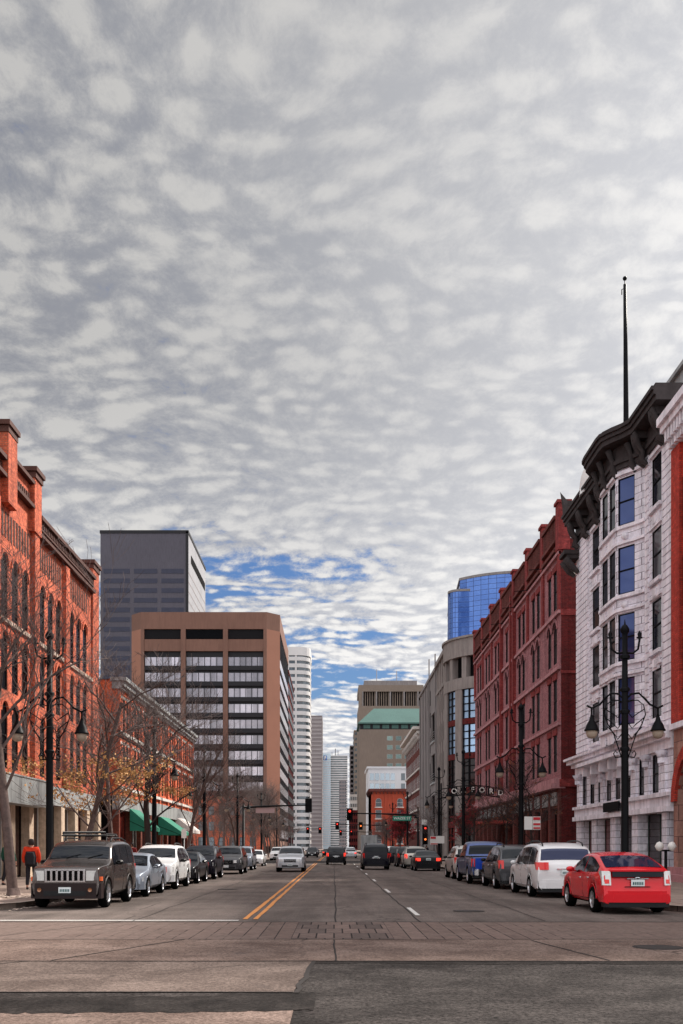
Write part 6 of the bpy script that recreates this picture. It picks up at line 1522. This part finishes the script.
# ------------------------------------------------------------------ people
def skin_obj(name, verts, edges, radii, m, parent, sub=2, root=0):
    me = bpy.data.meshes.new(name); me.from_pydata([Vector(v) for v in verts], edges, []); me.materials.append(MATS[m])
    o = link(name, me, parent, False)
    sk = o.modifiers.new('skin', 'SKIN'); sk.use_smooth_shade = True
    for i, v in enumerate(me.skin_vertices[0].data): r = radii[i]; v.radius = (r, r) if not isinstance(r, tuple) else r; v.use_root = (i == root)
    sb = o.modifiers.new('sub', 'SUBSURF'); sb.levels = sub; sb.render_levels = sub
    return o
def person(x, y, rz, label, jacket, trousers, hair, h=1.72, bulk=1., stride=.18, arm=.1, name='person', z=.15):
    R = empty(name, (x, y, z), label, 'person', None, rz); s = h/1.72; R.scale = (s, s, s)
    V = [(0, 0, .95), (0, 0, 1.15), (0, -.01, 1.36), (0, -.01, 1.47), (0, .0, 1.55), (0, .015, 1.64), (0, .01, 1.70),   # 0..6
         (.19, 0, 1.41), (.25, arm*.3, 1.14), (.24, arm+.06, .92), (.235, arm+.1, .85), (-.19, 0, 1.41), (-.25, -arm*.3, 1.14), (-.24, -arm*.2+.06, .92), (-.235, .08, .85),   # arms 7-14
         (.10, 0, .90), (.11, stride*.5, .50), (.11, stride*.2, .09), (.11, stride*.2+.14, .04), (-.10, 0, .90), (-.11, -stride*.2, .50), (-.11, -stride, .10), (-.11, -stride+.14, .05)]
    E = [(0, 1), (1, 2), (2, 3), (3, 4), (4, 5), (5, 6), (2, 7), (7, 8), (8, 9), (9, 10), (2, 11), (11, 12), (12, 13), (13, 14), (0, 15), (15, 16), (16, 17), (17, 18), (0, 19), (19, 20), (20, 21), (21, 22)]
    rr = [(.15, .11), (.13, .10), (.15, .10), .055, .075, (.085, .10), .06, .06, .045, .035, .03, .06, .045, .035, .03, .085, .055, .04, .035, .085, .055, .04, .035]
    skin_obj('body', V, E, rr, 'skin', R)
    J = [(0, 0, .88), (0, 0, 1.02), (0, 0, 1.2), (0, -.01, 1.37), (0, -.01, 1.44)]+[V[7], V[8], V[9], V[11], V[12], V[13]]
    skin_obj('jacket', J, [(0, 1), (1, 2), (2, 3), (3, 4), (3, 5), (5, 6), (6, 7), (3, 8), (8, 9), (9, 10)], [(a*bulk, b*bulk) for a, b in ((.19, .15), (.18, .145), (.185, .145), (.19, .13), (.08, .08), (.09, .09), (.07, .07), (.055, .055), (.09, .09), (.07, .07), (.055, .055))], jacket, R)
    P = [V[0], V[15], V[16], (V[17][0], V[17][1], .13), V[19], V[20], (V[21][0], V[21][1], .14)]
    skin_obj('trousers', P, [(0, 1), (1, 2), (2, 3), (0, 4), (4, 5), (5, 6)], [(.15, .12), .105, .078, .062, .105, .078, .062], trousers, R)
    for i in (17, 21): a = V[i]; skin_obj('shoe', [(a[0], a[1]-.05, .05), (a[0], a[1]+.05, .05), (a[0], a[1]+.17, .04)], [(0, 1), (1, 2)], [.045, .048, .035], 'cloth_dark', R, 1)
    m = MB(); m.lathe([(.02, .125), (.07, .11), (.10, .06), (.108, 0), (.10, -.06), (.085, -.1)], (0, -.012, 1.645), 12); m.build('hair', hair, R, False)
    for sx in (-1, 1):
        for k in range(4): skin_obj('finger', [(sx*.235+(k-1.5)*.0, arm+.1+(k-1.5)*.018 if sx > 0 else .08+(k-1.5)*.018, .84), (sx*.232, (arm+.1 if sx > 0 else .08)+(k-1.5)*.02, .80), (sx*.222, (arm+.105 if sx > 0 else .085)+(k-1.5)*.02, .765)], [(0, 1), (1, 2)], [.010, .009, .007], 'skin', R, 1)
    n = MB(); n.lathe([(.008, -.02), (.018, .0), (.006, .03)], (0, .118, 1.63), 6); n.build('nose', 'skin', R, False)
    return R
# local +y is the way the person faces
person(-12.75, 39.5, -.35, 'person in a dark green jacket walking away behind the bare front left tree', 'cloth_green', 'cloth_dark', 'hair', 1.72)
person(-10.55, 35.2, .15, 'person in a bright orange red jacket seen from behind, left of the boxy off-roader', 'cloth_red', 'cloth_dark', 'hair_dark', 1.72, 1.22)
m = MB(); m.smooth = True
for k in range(8):
    pass
q = [(-.15, .0), (.15, .0), (.17, .28), (.12, .44), (-.12, .44), (-.17, .28)]
m.smooth = False; n = len(q); vs = [(x, -.19, z+.86) for x, z in q]+[(x*.8, -.34, z*.94+.88) for x, z in q]; m.add(vs, [tuple(range(n)), tuple(range(n, 2*n))]+[(i, (i+1) % n, n+(i+1) % n, n+i) for i in range(n)])
o = m.build('backpack', 'cloth_dark', None); o.location = (-10.55, 35.2, .15); o.rotation_euler = (0, 0, .15); b_ = o.modifiers.new('b', 'BEVEL'); b_.width = .03; b_.segments = 2; tag(o, 'black backpack on the back of the person in the orange red jacket', 'backpack')
person(-11.3, 56.5, 3.0, 'person in a maroon top walking towards us near the black SUV', 'cloth_maroon', 'cloth_dark', 'hair_dark', 1.7)
person(12.0, 131, 3.1, 'distant person in dark clothes on the right corner past the signals', 'cloth_dark', 'cloth_dark', 'hair_dark', 1.75)
